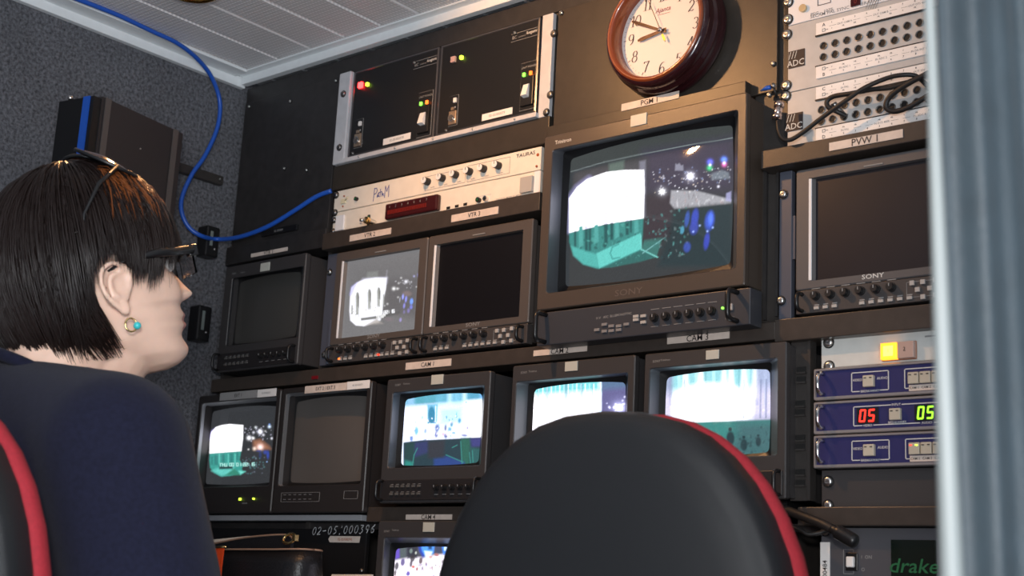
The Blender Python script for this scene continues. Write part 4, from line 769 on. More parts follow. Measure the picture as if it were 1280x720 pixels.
for x, y, r_, c_ in ((540, 242, 1.9, (1.0, 1.0, 1.1)), (440, 300, 2.0, (1.0, 1.0, 1.0)), (470, 300, 1.4, (.7, .7, .7)), (500, 212, 1.2, (.5, .5, .5)), (650, 190, 2.0, (.25, .25, 1.0)), (606, 198, 1.2, (.3, .3, .6)), (625, 285, .9, (.5, .5, .5)), (480, 255, 1.2, (.5, .5, .5)), (475, 370, 1.1, (.5, .5, .5)), (388, 425, 1.2, (.5, .5, .5)), (365, 440, .9, (.4, .4, .4))): p.glow(*k([(x, y)])[0], r_, c_)
p.speckle(k([(450, 240), (600, 220), (600, 300), (450, 300)]), 22, [(.35, .35, .38)], (.4, .9), 8); p.noise(.06)
p.mesh(t, 'screen')
for dx, k in ((.03, 'led_orange'), (.125, 'led_red2')):
    b = MB(); b.box(-1.783+dx-.002, -1.783+dx+.002, yb-.003, yb, .3975+H, .4000+H, k); part(b, 'indicator_lamp', t, 'tiny lit red lamp')
t2 = flat_monitor('switched-off flat monitor under the VTR 3 plate with black screen', xm+.001, -1.336, .392+H, .590+H, (-1.538, -1.356, .436+H, .573+H), 'lcd_case', 'paired flat monitors', .424+H, yf=yb)
b = MB(); b.box(-1.538, -1.356, yb+.0062, yb+.0075, .436+H, .573+H, 'off_lcd'); part(b, 'screen', t2, 'black switched-off screen')

# --- PVW 1
pb_ = thing('mounting_bracket', 'blue-grey rack ear with two bright screws left of the preview monitor', 'bracket', (-.89, 0, .39+H), 'rack ears of the flat monitors')
b = MB(); x0 = on_y(974, 300, -.006)[0]; x1 = on_y(989.5, 300, -.006)[0]; b.box(x0, x1, -.006, .004, .388+H, .594+H, 'ear', .001); b.box(x1-.003, x1+.004, -.004, .002, .47+H, .53+H, 'ear'); part(b, 'ear_plate', pb_)
for (u, v) in ((979.5, 243), (976.5, 376)): X, Z = on_y(u, v, -.006); screw(pb_, X, Z, -.006, .0055, 'steel')
xl = on_y(994.5, 300, yb)[0]; sx0 = on_y(1017, 290, yb)[0]
t = flat_monitor('dark grey preview monitor under the PVW 1 plate with unlit screen', xl, xl+.224, .392+H, .590+H, (sx0, xl+.208, .436+H, .575+H), 'pvw_case', 'flat monitors of the right bay', .424+H, yf=yb, mark=1)
b = MB(); b.box(sx0, xl+.208, yb+.0062, yb+.0075, .436+H, .575+H, 'off_lcd_pvw'); part(b, 'screen', t, 'dark switched-off screen')

# --- PGM 1
yf = -.045; a = on_y(681, 165, yf); c = on_y(933.5, 122, yf); gx0, gx1 = a[0], c[0]; gz1 = (a[1]+c[1])/2
yg = .0; g0 = on_y(712.5, 196, yg); g1 = on_y(916, 334, yg); gl = (g0[0], g1[0], g1[1], g0[1]+.004)
op = (on_y(687, 250, yf)[0], on_y(921.5, 250, yf)[0], on_y(918.8, 335, yf)[1]-.001, on_y(922, 136.5, yf)[1])
gz0 = on_y(931.5, 356, yf)[1]; pz0, pz1 = on_y(938, 405.2, -.05)[1], on_y(938, 359, -.05)[1]
t = monitor('picture_monitor', 'largest tube monitor under the wall clock with arches and night lights on screen', gx0, gx1, gz0, gz1, yf, op, gl, 'case_warm', 'inner', 'tube monitors of the rack', yg=yg, sub_r=.005)
tally(t, 789, 144, 808.5, 156, yf); b = MB(); logo(b, 694, 178.5, yf, 'Trinitron', .0085, 'print'); X, Z = on_y(782, 371.5, yf); 
b2 = MB(); b2.text('SONY', (gx0+gx1)/2-.01, gz0+.011, yf-.0005, .013, 'case_lt', 'CENTER', stretch=1.4); part(b, 'lettering', t); part(b2, 'lettering', t)
p = Pic(*gl, yg, 210, 160, .010); p.fill((.036, .042, .046)); K = lambda x, y: (700+x/3.273, 150+y/3.273)
def PK(l): return [K(*q) for q in l]
p.poly(PK([(40, 140), (710, 0), (710, 75), (480, 110), (40, 215)]), (.055, .062, .060), 3)  # greyish top band: reflection on the glass painted into the picture
p.poly(PK([(345, 130), (710, 75), (710, 290), (345, 300)]), (.060, .052, .085), 10)
for a_, c_ in (((45, 212), (180, 172)), ((180, 172), (330, 140)), ((330, 140), (520, 104)), ((520, 104), (710, 72))): p.line(K(*a_), K(*c_), .45, (.30, .36, .36), .8)
p.poly(PK([(60, 215), (250, 175), (350, 160), (350, 210), (60, 300)]), (.075, .075, .085), 6)
p.poly(PK([(325, 170), (350, 165), (352, 400), (328, 400)]), (.22, .22, .28), 1.5); p.poly(PK([(200, 180), (262, 165), (262, 210), (200, 220)]), (.12, .17, .15), 2)
p.poly(PK([(38, 320), (70, 275), (110, 243), (150, 228), (190, 214), (262, 206), (343, 205), (345, 300), (342, 402), (280, 412), (180, 428), (38, 462)]), (2.4, 2.4, 2.5), 1.0)
p.poly(PK([(40, 320), (70, 275), (120, 238), (100, 330), (60, 420), (40, 455)]), (1.0, .95, 1.8), 6, .5)
p.poly(PK([(38, 462), (180, 428), (342, 402), (338, 470), (332, 530), (395, 560), (330, 575), (215, 600), (150, 608), (95, 590), (55, 550), (38, 500)]), (.045, .27, .25), 1)
for x, w_, ya, yb2 in ((108, 7, 370, 540), (122, 6, 380, 535), (188, 9, 300, 505), (212, 7, 330, 490), (275, 8, 285, 470), (290, 5, 290, 460), (62, 5, 370, 520)):
    m = [(x-w_, ya+30), (x, ya), (x+w_, ya+30), (x+w_*.8, yb2), (x-w_*.8, yb2)]
    top = p.mask(PK([(0, 0), (800, 0), (800, 390), (345, 402), (180, 428), (0, 470)]), 1)
    mk = p.mask(PK(m), 1.0); col = np.where((top > .5)[..., None], np.array((.78, .74, 1.0)), np.array((.008, .07, .075))); p.C = p.C*(1-mk[..., None]*.85)+col*mk[..., None]*.85
p.blobs(PK([(90, 440), (330, 410), (325, 470), (150, 545), (80, 530)]), 50, [(.01, .08, .08), (.02, .15, .14), (.10, .45, .40)], (1, 4), (1, 4), 6, .6)
for x in (85, 148, 232, 312): p.poly(PK([(x-8, 445-x*.1), (x+8, 440-x*.1), (x+10, 535-x*.25), (x-8, 545-x*.25)]), (.09, .42, .39), 1)
p.poly(PK([(45, 515), (150, 550), (160, 606), (95, 590), (55, 555)]), (.10, .55, .50), 1.5, .8)
p.poly(PK([(148, 546), (330, 462), (332, 528), (160, 607)]), (.14, .66, .60), .8); 
for a_, c_ in (((214, 520), (206, 545)), ((206, 545), (214, 568)), ((214, 568), (244, 562)), ((214, 520), (240, 508))): p.line(K(*a_), K(*c_), .9, (.07, .40, .37))
p.poly(PK([(180, 603), (330, 533), (392, 560), (330, 580), (210, 603)]), (.03, .15, .14), 1); p.blobs(PK([(190, 600), (330, 535), (390, 562), (215, 603)]), 50, [(.08, .34, .31), (.02, .10, .10)], (.8, 1.6), (.6, 1.1), 2, .7)
p.line(K(332, 530), K(330, 470), .8, (.2, .7, .65)); p.poly(PK([(332, 532), (345, 490), (420, 478), (395, 560)]), (.05, .25, .22), 1, .7); p.line(K(334, 530), K(400, 562), .8, (.2, .65, .6)); p.line(K(338, 545), K(430, 480), .6, (.2, .5, .5))
p.poly(PK([(350, 310), (460, 300), (460, 480), (350, 490)]), (.045, .035, .045), 4)
p.poly(PK([(455, 288), (560, 290), (700, 325), (700, 342), (600, 352), (470, 366), (450, 340)]), (.42, .42, .46), 1.2); p.blobs(PK([(455, 290), (560, 292), (700, 327), (700, 342), (470, 364)]), 50, [(.8, .8, .85), (.25, .23, .26), (.5, .35, .35)], (.8, 1.6), (2, 6), 3, .5)
p.poly(PK([(470, 366), (600, 352), (705, 342), (705, 600), (400, 600)]), (.018, .038, .045), 4)
p.blobs(PK([(345, 400), (520, 350), (530, 560), (400, 575)]), 130, [(.05, .20, .19), (.015, .02, .025), (.12, .16, .17), (.02, .05, .06), (.10, .30, .30)], (.9, 2.4), (.9, 3), 9, .8)
for x, y, rx, ry, c_ in ((612, 412, 24, 50, (.06, .13, .75)), (552, 400, 18, 46, (.05, .09, .62)), (548, 440, 22, 36, (.05, .08, .50)), (520, 405, 12, 40, (.05, .12, .5)), (600, 495, 14, 44, (.05, .08, .60)), (520, 520, 18, 26, (.05, .1, .5)), (500, 450, 10, 20, (.1, .4, .6))):
    p.ell(*K(x, y), rx/3.273, ry/3.273, c_, .15, .45, .85)
p.ell(*K(616, 405), 4, 11, (.14, .30, 1.4), .1, .7, .8); 
for x, y in ((545, 457), (603, 455), (625, 440), (572, 432)): p.glow(*K(x, y), 1.1, (.5, .7, 1.3))
p.speckle(PK([(380, 200), (700, 190), (700, 285), (380, 300)]), 110, [(.7, .7, .8), (1.1, 1.1, 1.2), (.3, .4, .7), (.6, .5, .4)], (.4, .9), 11)
p.poly(PK([(470, 207), (472, 178), (480, 182), (488, 176), (496, 186), (504, 184), (505, 207)]), (.35, .35, .45), .8, .8)
p.poly(PK([(618, 222), (630, 215), (662, 205), (690, 215), (695, 240), (620, 245)]), (.25, .30, .35), 1.5, .7); p.poly(PK([(680, 300), (700, 292), (700, 335), (678, 330)]), (.45, .45, .75), 1, .8)
for x, y, r, c_ in ((533, 230, 3.2, (2.6, 2.6, 2.9)), (533, 230, 6.5, (.3, .3, .4)), (418, 293, 2.6, (2.4, 2.4, 2.5)), (418, 293, 5.5, (.3, .3, .35)), (614, 172, 3.2, (.2, .25, 1.7)), (612, 196, 3.0, (.05, .9, .3)), (614, 184, 1.4, (1.5, 1.5, 1.5)), (671, 162, 3.2, (.2, .5, 2.0)), (672, 182, 2.8, (1.2, .2, .7)), (672, 176, 1.4, (1.5, 1.6, 1.7)), (648, 272, 1.4, (1.2, 1.2, 1.4))): p.glow(*K(x, y), r, c_)
for k in range(8):
    a_ = k*PI/4+.2; L = 7 if k % 2 else 5; c0 = K(533, 230); p.line(c0, (c0[0]+L*math.cos(a_), c0[1]+L*math.sin(a_)), .35, (1.6, 1.6, 1.8), .6); c0 = K(418, 293); p.line(c0, (c0[0]+5*math.cos(a_), c0[1]+5*math.sin(a_)), .35, (1.5, 1.5, 1.5), .6)
p.noise(.05); p.mesh(t, 'screen')
# its control drawer
y2 = -.050; x0p, x1p = on_y(672, 400, y2)[0], on_y(938, 380, y2)[0]
b = MB(); b.box(x0p, x1p, y2, -.02, pz0, pz1, 'ctrl_bluish', .0015); part(b, 'control_panel', t)

def cp(x, y): return on_y(640+x/3.556, 340+y/3.556, y2)
b = MB()
for x, yv, n_ in ((380, 262, 1), (413, 238, 1), (413, 268, 1), (444, 245, 1), (444, 266, 1), (477, 245, 1), (477, 262, 1), (511, 237, 1), (553, 202, 2), (586, 200, 2), (586, 228, 2), (553, 217, 2)):
    X, Z = cp(x, yv-4); b.box(X-.0045, X+.0045, y2-.0025, y2, Z-.002, Z+.002, 'btn_mid' if n_ == 1 else 'button', .0003)
part(b, 'button_row', t)
for k in range(6):
    X, Z = cp(635+k*51, 204-k*6.0); b = MB(); knob(b, X, Z, y2, .0058, .007); b.box(X-.007, X+.007, y2-.0005, y2, Z+.012, Z+.0128, 'print_dim'); b.box(X-.006, X+.006, y2-.0005, y2, Z-.0125, Z-.0118, 'print_dim'); part(b, 'knob', t)
b = MB(); X, Z = cp(938, 161); b.cyl(X, y2, y2-.002, Z, .0018, 'led_green', 10); part(b, 'indicator_lamp', t, 'tiny lit green lamp')
b = MB(); X, Z = cp(971, 157); b.box(X-.004, X+.004, y2-.003, y2, Z-.0045, Z+.0045, 'button', .0005); part(b, 'power_button', t, 'pale square power button')
b = MB()
for k in range(5): X, Z = cp(385+k*33, 205-k*5); b.text(('H V', 'AFC', 'BLUE', 'MONO', 'SYNC')[k], X, Z, y2-.0005, .005, 'print_dim', 'CENTER')
X, Z = cp(970, 205); b.text('POWER', X, Z, y2-.0005, .0042, 'print_dim', 'CENTER'); part(b, 'lettering', t)
part(handle_mb(x0p+.016, pz0+.005, pz1-.004, y2, .024, .0036), 'handle', t); part(handle_mb(x1p-.020, pz0+.006, pz1-.005, y2, .024, .0036), 'handle', t)

# ================================================================== CLOCK AND ITS PANEL
ck = thing('blanking_panel', 'brown-grey blanking panel behind the wall clock with a PGM 1 plate', 'panel', (-1.13, 0, .71+H), 'plain panels of the rack')
b = MB(); b.box(-1.312, -.914, -.003, .004, .715+H, .934+H, 'panel_brown', .001); part(b, 'face_plate', ck)
b = MB(); b.box(-1.312, -.955, -.018, -.003, .712+H, .733+H, 'panel_brown', .001); part(b, 'lower_lip', ck)
b = plate_mb(777.5, 130.5, 849, 122.8, -.018, 'PGM 1', 'plate', .0115); part(b, 'name_plate', ck, 'cream name plate reading PGM 1')
for (u, v) in ((702.5, 14), (967, 80), (962, 119)): X, Z = on_y(u, v, -.003); screw(ck, min(X, -.920), min(Z, .928+H), -.003, .0034, 'steel')
CX, CZ = -1.092, .837+H
cl = thing('wall_clock', 'round wall clock with dark red lacquered wooden frame above the PGM 1 plate', 'clock', (CX, -.003, CZ))
b = MB(); b.lathe(CX, CZ, [(.004, -.003), (.0955, -.003), (.0975, -.009), (.0960, -.015), (.0945, -.018), (.0955, -.023), (.0950, -.028), (.0915, -.031), (.0910, -.034), (.0915, -.039), (.0900, -.044), (.0870, -.048), (.0845, -.049)], 'wood_dark', 96); part(b, 'outer_frame', cl, 'dark maroon stepped outer frame')
b = MB(); b.lathe(CX, CZ, [(.0845, -.049), (.083, -.0515), (.0805, -.0520), (.077, -.049), (.0748, -.043), (.0742, -.036), (.0742, -.022)], 'wood_red', 96); part(b, 'inner_ring', cl, 'copper-red inner ring')
b = MB(); b.cyl(CX, -.022, -.026, CZ, .0748, 'dial', 96); part(b, 'dial', cl)
yd = -.0266; b = MB()
# stress-modelled numerals: thick verticals, hairline horizontals, small serifs
def arc(cx, cy, rx, ry, a0, a1, n=12): return [(cx+rx*math.cos(math.radians(a0+(a1-a0)*k/n)), cy+ry*math.sin(math.radians(a0+(a1-a0)*k/n))) for k in range(n+1)]
G = {'0': ([arc(.3, .5, .26, .48, 0, 360, 24)], .6), '1': ([[(.25, 0), (.25, 1)], [(.05, 0), (.45, 0)], [(.25, 1), (.1, .88)]], .45),
 '2': ([arc(.28, .72, .22, .27, 170, -40, 12)+[(.06, .05), (.02, .0)], [(.03, .05), (.2, .09), (.4, .02), (.55, .12)]], .58),
 '3': ([arc(.26, .74, .2, .25, 150, -90, 12), arc(.26, .26, .24, .26, 90, -150, 12)], .55), '4': ([[(.4, 0), (.4, 1), (.02, .3), (.6, .3)], [(.22, 0), (.56, 0)]], .62),
 '5': ([[(.5, .97), (.16, .97), (.12, .55)]+arc(.26, .32, .25, .31, 120, -150, 14)], .55), '6': ([arc(.42, .5, .36, .48, 80, 180, 10)+arc(.3, .28, .24, .27, 180, 540, 20)], .58),
 '7': ([[(.05, .82), (.08, .97), (.25, .93), (.42, .97), (.56, .98), (.36, .5), (.26, 0)]], .58), '8': ([arc(.29, .75, .2, .24, 0, 360, 18), arc(.29, .26, .25, .27, 0, 360, 18)], .58), '9': ([arc(.28, .7, .24, .28, 0, 360, 18), arc(.14, .5, .38, .48, 30, -75, 10)], .58)}
def numeral(b, s, cx, cz, h, y, key='ink'):
    wtot = sum(G[c][1] for c in s)*h; x = cx-wtot/2
    for c in s:
        for pts in G[c][0]:
            for (ax, ay), (bx, by) in zip(pts[:-1], pts[1:]):
                dx, dy = bx-ax, by-ay; d = math.hypot(dx, dy) or 1e-6; wv = (.022+.085*abs(dy/d))*h/2
                X1, Z1, X2, Z2 = x+ax*h+(ay-.5)*h*.12, cz+(ay-.5)*h, x+bx*h+(by-.5)*h*.12, cz+(by-.5)*h; dd = math.hypot(X2-X1, Z2-Z1) or 1e-6; nx, nz = -(Z2-Z1)/dd*wv, (X2-X1)/dd*wv
                b.add([(X1+nx, y, Z1+nz), (X2+nx, y, Z2+nz), (X2-nx, y, Z2-nz), (X1-nx, y, Z1-nz)], [(0, 1, 2, 3)], key)
        x += G[c][1]*h
for h_ in range(1, 13):
    a_ = PI/2-h_*PI/6; numeral(b, str(h_), CX+.0570*math.cos(a_), CZ+.0570*math.sin(a_), .0172, yd)
for m_ in range(60):
    a_ = m_*PI/30; r0, r1 = (.066, .0705) if m_ % 5 == 0 else (.0685, .0705); wv = .0005 if m_ % 5 == 0 else .00025
    c_, s_ = math.cos(a_), math.sin(a_); b.add([(CX+r0*c_-wv*s_, yd, CZ+r0*s_+wv*c_), (CX+r1*c_-wv*s_, yd, CZ+r1*s_+wv*c_), (CX+r1*c_+wv*s_, yd, CZ+r1*s_-wv*c_), (CX+r0*c_+wv*s_, yd, CZ+r0*s_-wv*c_)], [(0, 1, 2, 3)], 'ink')
part(b, 'numerals', cl)
b = MB(); b.text('Ajanta', CX-.001, CZ+.034, yd, .0105, 'logo_red', 'CENTER', shear=.3); b.box(CX-.010, CX+.012, yd-.0001, yd, CZ+.0275, CZ+.0281, 'logo_red'); part(b, 'lettering', cl)
def hand(b, ang, l, back, wd, y, key, tip=.5):
    a_ = math.radians(90-ang); c_, s_ = math.cos(a_), math.sin(a_); pts = [(-back, wd*.7), (l*.85, wd), (l, wd*tip), (l, -wd*tip), (l*.85, -wd), (-back, -wd*.7)]
    f_ = [(CX+x*c_-z*s_, y, CZ+x*s_+z*c_) for x, z in pts]; g_ = [(X, y+.0008, Z) for X, _, Z in f_]; b.loft([g_, f_], key, True, True)

b = MB(); hand(b, 262, .043, .008, .0030, -.0300, 'hand_brown'); part(b, 'hour_hand', cl)
b = MB(); hand(b, 297, .060, .010, .0024, -.0315, 'hand_brown'); part(b, 'minute_hand', cl)
b = MB(); hand(b, 336, .058, .022, .0004, -.0330, 'ink'); hand(b, 156, .020, -.008, .0018, -.0331, 'brass'); part(b, 'second_hand', cl)
b = MB(); b.cyl(CX, -.026, -.0335, CZ, .0022, 'brass', 16); b.ball((CX, -.0345, CZ), .0040, 'chrome', sy=.6, n=8); part(b, 'hub', cl)

# ================================================================== RIGHT BAY, TOP
RX0, RX1 = -.897, -.43
sg = thing('sync_generator', 'white sync generator panel at the top of the right bay', 'rack unit', (-.66, 0, .800+H))
b = MB(); b.box(RX0, RX1, -.004, .004, .8065+H, .870+H, 'white_panel', .0008); part(b, 'face_plate', sg)
b = MB(); b.box(RX0+.02, RX1-.02, .004, .25, .808+H, .868+H, 'panel'); part(b, 'chassis', sg)
def sq(x, y): return on_y(960+x/5.818, y/5.818, -.004)
b = MB(); X, Z = sq(310, 108); b.text('PSG - 1075', X, Z, -.0045, .0062, 'print_dim', stretch=1.2); X, Z = sq(308, 138); Z = max(Z, .811+H); b.text('SECAM PAL SYNC GENERATOR', X, Z, -.0045, .0066, 'print_dim', stretch=1.13)
for k in range(5): X, Z = sq(728+k*17, 10); strokes(b, [[(X-.003, Z-.010), (X+.006, Z+.010)]], -.0045, .0005, 'print_dim')
part(b, 'lettering', sg)
b = MB(); X, Z = sq(640, 14); b.box(X-.007, X+.007, -.006, -.004, Z-.006, Z+.007, 'red_window'); b.text('0', X, Z, -.0063, .009, 'red_dull', 'CENTER'); part(b, 'counter_window', sg, 'dark red counter window')
b = MB(); X, Z = sq(400, 5); frame2d(b, X-.008, X+.012, Z-.006, Z+.008, -.0042, .0008, 'ink'); part(b, 'panel_marking', sg)
b = MB(); X, Z = sq(260, 64); b.cyl(X, -.004, -.008, Z, .0056, 'brass_dull', 20); part(b, 'key_lock', sg, 'dull brass button')
for (x, y) in ((148, 18), (146, 150)): X, Z = sq(x, y); Z = max(Z, .8155+H); screw(sg, X, Z, -.004, .0066, 'steel')
def patch(label, zt, zb, seed, cpx, screws, logo_px, holes):
    t = thing('patch_bay', label, 'patch panel', (-.66, 0, zb+H), 'grey patch panels with two rows of jacks')
    b = MB(); b.box(RX0, RX1, -.0035, .004, zb+H, zt+H, 'patch', .0006); part(b, 'face_plate', t)
    b = MB(); b.box(RX0+.02, RX1-.02, .004, .22, zb+.003+H, zt-.003+H, 'panel'); part(b, 'chassis', t)
    sz = .0175
    for s_, (z1, first, second) in enumerate(((cpx[0], 'A' if seed == 1 else 'C', 1), (cpx[1], 'B' if seed == 1 else 'D', 2))):
        xx = RX0+.044
        b = MB(); b.box(xx, RX1, -.0060, -.0035, z1-sz+H, z1+H, 'strip', .0004); b.box(xx-.001, RX1, -.0064, -.003, (z1-sz-.0018 if s_ == 0 else z1)+H, (z1-sz if s_ == 0 else z1+.0012)+H, 'black')
        zz = z1+H; top = zz-.0045 if s_ == 0 else zz-sz+.004; low = zz-sz+.005 if s_ == 0 else zz-.005
        b.text(first, xx+.012, top, -.0063, .0068, 'ink', 'CENTER'); frame2d(b, xx+.0098, xx+.0142, low-.0022, low+.0022, -.0061, .0006, 'print_dim'); b.box(xx+.014, xx+.0185, -.0064, -.006, low-.0004, low+.0004, 'print_dim')
        words = (('OUT CAM A', 'OUT CAM B', 'OUT DTS 4000'), ('IN ADC 1', 'IN ADC 2', 'IN DA INT 1'))[s_] if seed == 1 else (('IN PAL', 'IN 551', 'OUT SDI'), ('IN PAL', 'IN DTS 4000', 'IN ADC 4'))[s_]
        for k in range(10):
            X = xx+.024+k*.0170; b.text(str(k+1), X, top+(.001 if s_ == 0 else 0), -.0063, .0038, 'ink', 'CENTER'); b.text(('Y', 'PR', 'PB')[k % 3], X, low, -.0063, .0030, 'ink', 'CENTER')
        for k, wd in enumerate(words):
            X = xx+.043+k*.052; zm = (top+low)/2; b.text(wd, X, zm, -.0063, .0040, 'print_dim', 'CENTER'); b.box(X-.023, X-.0125, -.0062, -.0059, zm-.0002, zm+.0002, 'print_dim'); b.box(X+.0125, X+.023, -.0062, -.0059, zm-.0002, zm+.0002, 'print_dim')
        part(b, 'label_strip', t, 'white strip lettered '+first)
    for (u, v), (du, dv) in holes:
        X0, Z0 = on_y(u, v, -.0035); X1, Z1 = on_y(du, dv, -.0035); n_ = 9
        for k in range(22):
            X = X0+(X1-X0)*k/8; Z = Z0+(Z1-Z0)*0
            if X > RX1-.02: break
            b = MB(); b.lathe(X, Z, [(.0054, -.0035), (.0054, -.0052), (.0044, -.0052), (.0042, -.003)], 'jack_ring', 20); b.cyl(X, -.0038, -.0034, Z, .0044, 'jack', 18); part(b, 'jack', t)
    X, Z = on_y(*logo_px, -.0035); b = MB(); b.box(X-.0125, X+.0125, -.0045, -.0035, Z-.0125, Z+.0125, 'ink'); b.text('ADC', X+.0125, Z-.006, -.0049, .0125, 'print', 'RIGHT')
    for k in range(3): strokes(b, [[(X-.0115+k*.0045, Z+.001), (X-.0085+k*.0045, Z+.011)]], -.0049, .0005, 'print')
    part(b, 'maker_badge', t, 'black square badge reading ADC')
    for (x, y) in screws: X, Z = sq(x, y); screw(t, X, Z, -.0035, .0066, 'steel')
    return t
zA = .788; zB = on_y(1003, 113, 0)[1]-H
zs = lambda u, v: on_y(u, v, -.006)[1]-H
patch('grey patch panel with A and B strips, upper of the two', .8058, zB, 1, (zs(1006, 33), zs(1003, 87.5)), ((138, 252), (134, 622)), (996, 73.5), (((1029.8, 57.5), (1149.8, 27)), ((1029.5, 71.5), (1149.5, 41.5))))
patch('grey patch panel with C and D strips and black cords, lower of the two', zB-.001, .624, 2, (zs(1003, 113), zs(1000, 165)), ((130, 700),), (993.5, 152.5), (((1027, 137.5), (1146.5, 110.5)), ((1026.5, 152), (1146, 125))))

# patch cords
def world_path(pts, y): 
    out = []
    for q in pts:
        yy = q[2] if len(q) > 2 else y; X, Z = on_y(q[0], q[1], yy); out.append((X, yy, Z))
    return out
def smooth(pts, n=6):
    P_ = [Vector(p) for p in pts]; out = []
    for i in range(len(P_)-1):
        p0, p1, p2, p3 = P_[max(i-1, 0)], P_[i], P_[i+1], P_[min(i+2, len(P_)-1)]
        for k in range(n):
            t_ = k/n; out.append(tuple(.5*((2*p1)+(-p0+p2)*t_+(2*p0-5*p1+4*p2-p3)*t_*t_+(-p0+3*p1-3*p2+p3)*t_**3)))
    out.append(tuple(P_[-1])); return out
def E8(x, y, d=-.03): return (960+x/5.818, 80+y/5.818, d)
c1 = thing('patch_cable', 'black patch cord swinging from the steel plug up across the lower jacks', 'cable', (-.80, -.02, .66+H), 'black patch cords')
b = MB(); b.tube(smooth(world_path([E8(72, 415, -.035), E8(78, 480, -.037), E8(105, 540, -.036), E8(160, 552, -.034), E8(250, 500, -.033), E8(400, 385, -.034), E8(560, 270, -.036), E8(700, 175, -.036), E8(860, 105, -.032), E8(980, 80, -.030), E8(1080, 90, -.022), E8(1170, 170, -.02)], -.03)), .0031, 'rubber', 10); part(b, 'cord', c1)
b = MB(); X, Z = on_y(973, 148, -.030); X2, Z2 = on_y(974, 131, -.030); b.tube([(X, -.034, Z), (X2, -.030, Z2)], [.0055, .0055], 'steel_pink', 14); b.tube([(X, -.0345, Z-.002), (X, -.0342, Z+.004)], .0068, 'steel_pink', 14); b.tube([(X2, -.031, Z2-.004), (X2, -.030, Z2+.003)], .0066, 'steel_pink', 14); part(b, 'plug', c1, 'shiny steel plug')
c2 = thing('patch_cable', 'black patch cord looping right from a jack under the other cords', 'cable', (-.78, -.02, .69+H), 'black patch cords')
b = MB(); b.tube(smooth(world_path([E8(560, 375, -.014), E8(500, 345, -.022), E8(440, 315, -.026), E8(430, 270, -.027), E8(480, 235, -.027), E8(600, 215, -.028), E8(760, 185, -.028), E8(900, 170, -.026), E8(1050, 120, -.025), E8(1170, 60, -.024)], -.02)), .0033, 'rubber', 10); part(b, 'cord', c2)
b = MB(); b.tube(smooth(world_path([E8(475, 285, -.020), E8(560, 385, -.008)], -.02)), [.004]*6+[.006], 'steel_dark', 12); part(b, 'plug', c2, 'dark steel plug'); 
c3 = thing('patch_cable', 'black patch cord bent in a tight U over the right-hand jacks', 'cable', (-.72, -.02, .69+H), 'black patch cords')
b = MB(); b.tube(smooth(world_path([E8(1180, 60, -.03), E8(1060, 120, -.03), E8(930, 200, -.028), E8(870, 260, -.026), E8(862, 320, -.024), E8(920, 345, -.022), E8(1010, 320, -.022), E8(1100, 270, -.022), E8(1180, 220, -.022)], -.02)), .0036, 'rubber', 10); part(b, 'cord', c3)
# blue clip and dark socket beside the PGM monitor
t = thing('cable_clip', 'small bright blue plug clip beside the top right corner of the largest monitor', 'clip', (-.93, -.02, .70+H))
b = MB(); X, Z = on_y(957, 110.5, -.02); b.tube([(X-.010, -.016, Z), (X, -.018, Z+.001), (X+.007, -.018, Z+.001)], [.0008, .0034, .003], 'cable_blue', 10); part(b, 'sleeve', t); b = MB(); b.ball((X+.011, -.018, Z+.002), .0042, 'steel_dark', n=8); b.tube([(X+.011, -.018, Z), (X+.012, -.01, Z-.012)], .002, 'rubber', 6); part(b, 'pin', t)

# ================================================================== RIGHT BAY, BOTTOM
U1 = .0415
bpn = thing('button_panel', 'pale grey-beige panel with an orange lit push button', 'rack unit', (-.64, 0, .318+H))
b = MB(); b.box(-.846, RX1, -.003, .004, .3195+H, .3585+H, 'beige_grey', .0008); part(b, 'face_plate', bpn)
def s5(x, y, yy=-.003): return on_y(1010+x/6, 400+y/6, yy)
X0, Z0 = s5(565, 240); X1, _ = s5(815, 240)
b = MB(); b.box(X0-.001, X1+.001, -.006, -.003, Z0-.0125, Z0+.0105, 'brown_tr', .001); part(b, 'button_surround', bpn)
xm_ = (X0+X1)/2
b = MB(); b.box(X0, xm_-.0005, -.012, -.005, Z0-.0115, Z0+.0095, 'lamp_orange', .001); b.box(X0+.004, xm_-.005, -.0128, -.011, Z0-.0075, Z0+.0055, 'lamp_core', .0005); b.text('1', (X0+xm_)/2, Z0-.001, -.0132, .005, 'lamp_orange', 'CENTER'); part(b, 'push_button', bpn, 'glowing orange push button marked 1')
b = MB(); b.box(xm_+.0005, X1, -.012, -.005, Z0-.0115, Z0+.0095, 'pink_btn', .001); b.text('2', (X1+xm_)/2-.001, Z0, -.0125, .007, 'ink', 'CENTER'); part(b, 'push_button', bpn, 'unlit pinkish push button marked 2')
b = MB(); X, Z = s5(900, 122); b.box(X-.004, X+.03, -.0035, -.003, Z-.001, Z+.001, 'print_dim'); part(b, 'panel_marking', bpn)
for (x, y) in ((157, 170), (160, 348)): X, Z = s5(x, y); screw(bpn, X, Z, -.003, .0062, 'steel')
def seg_digit(b, ch, X, Z, w_, h_, y, key, th=.0011):
    for s_ in BLOCK[ch]:
        (x1, y1), (x2, y2) = SEG[s_]; sl = lambda x, yy: X+x*w_+(1-yy)*h_*.12
        ax, az, bx_, bz = sl(x1, y1), Z-y1*h_, sl(x2, y2), Z-y2*h_; d = math.hypot(bx_-ax, bz-az); ex, ez = (bx_-ax)/d*th*.4, (bz-az)/d*th*.4
        strokes(b, [[(ax+ex, az+ez), (bx_-ex, bz-ez)]], y, th, key)
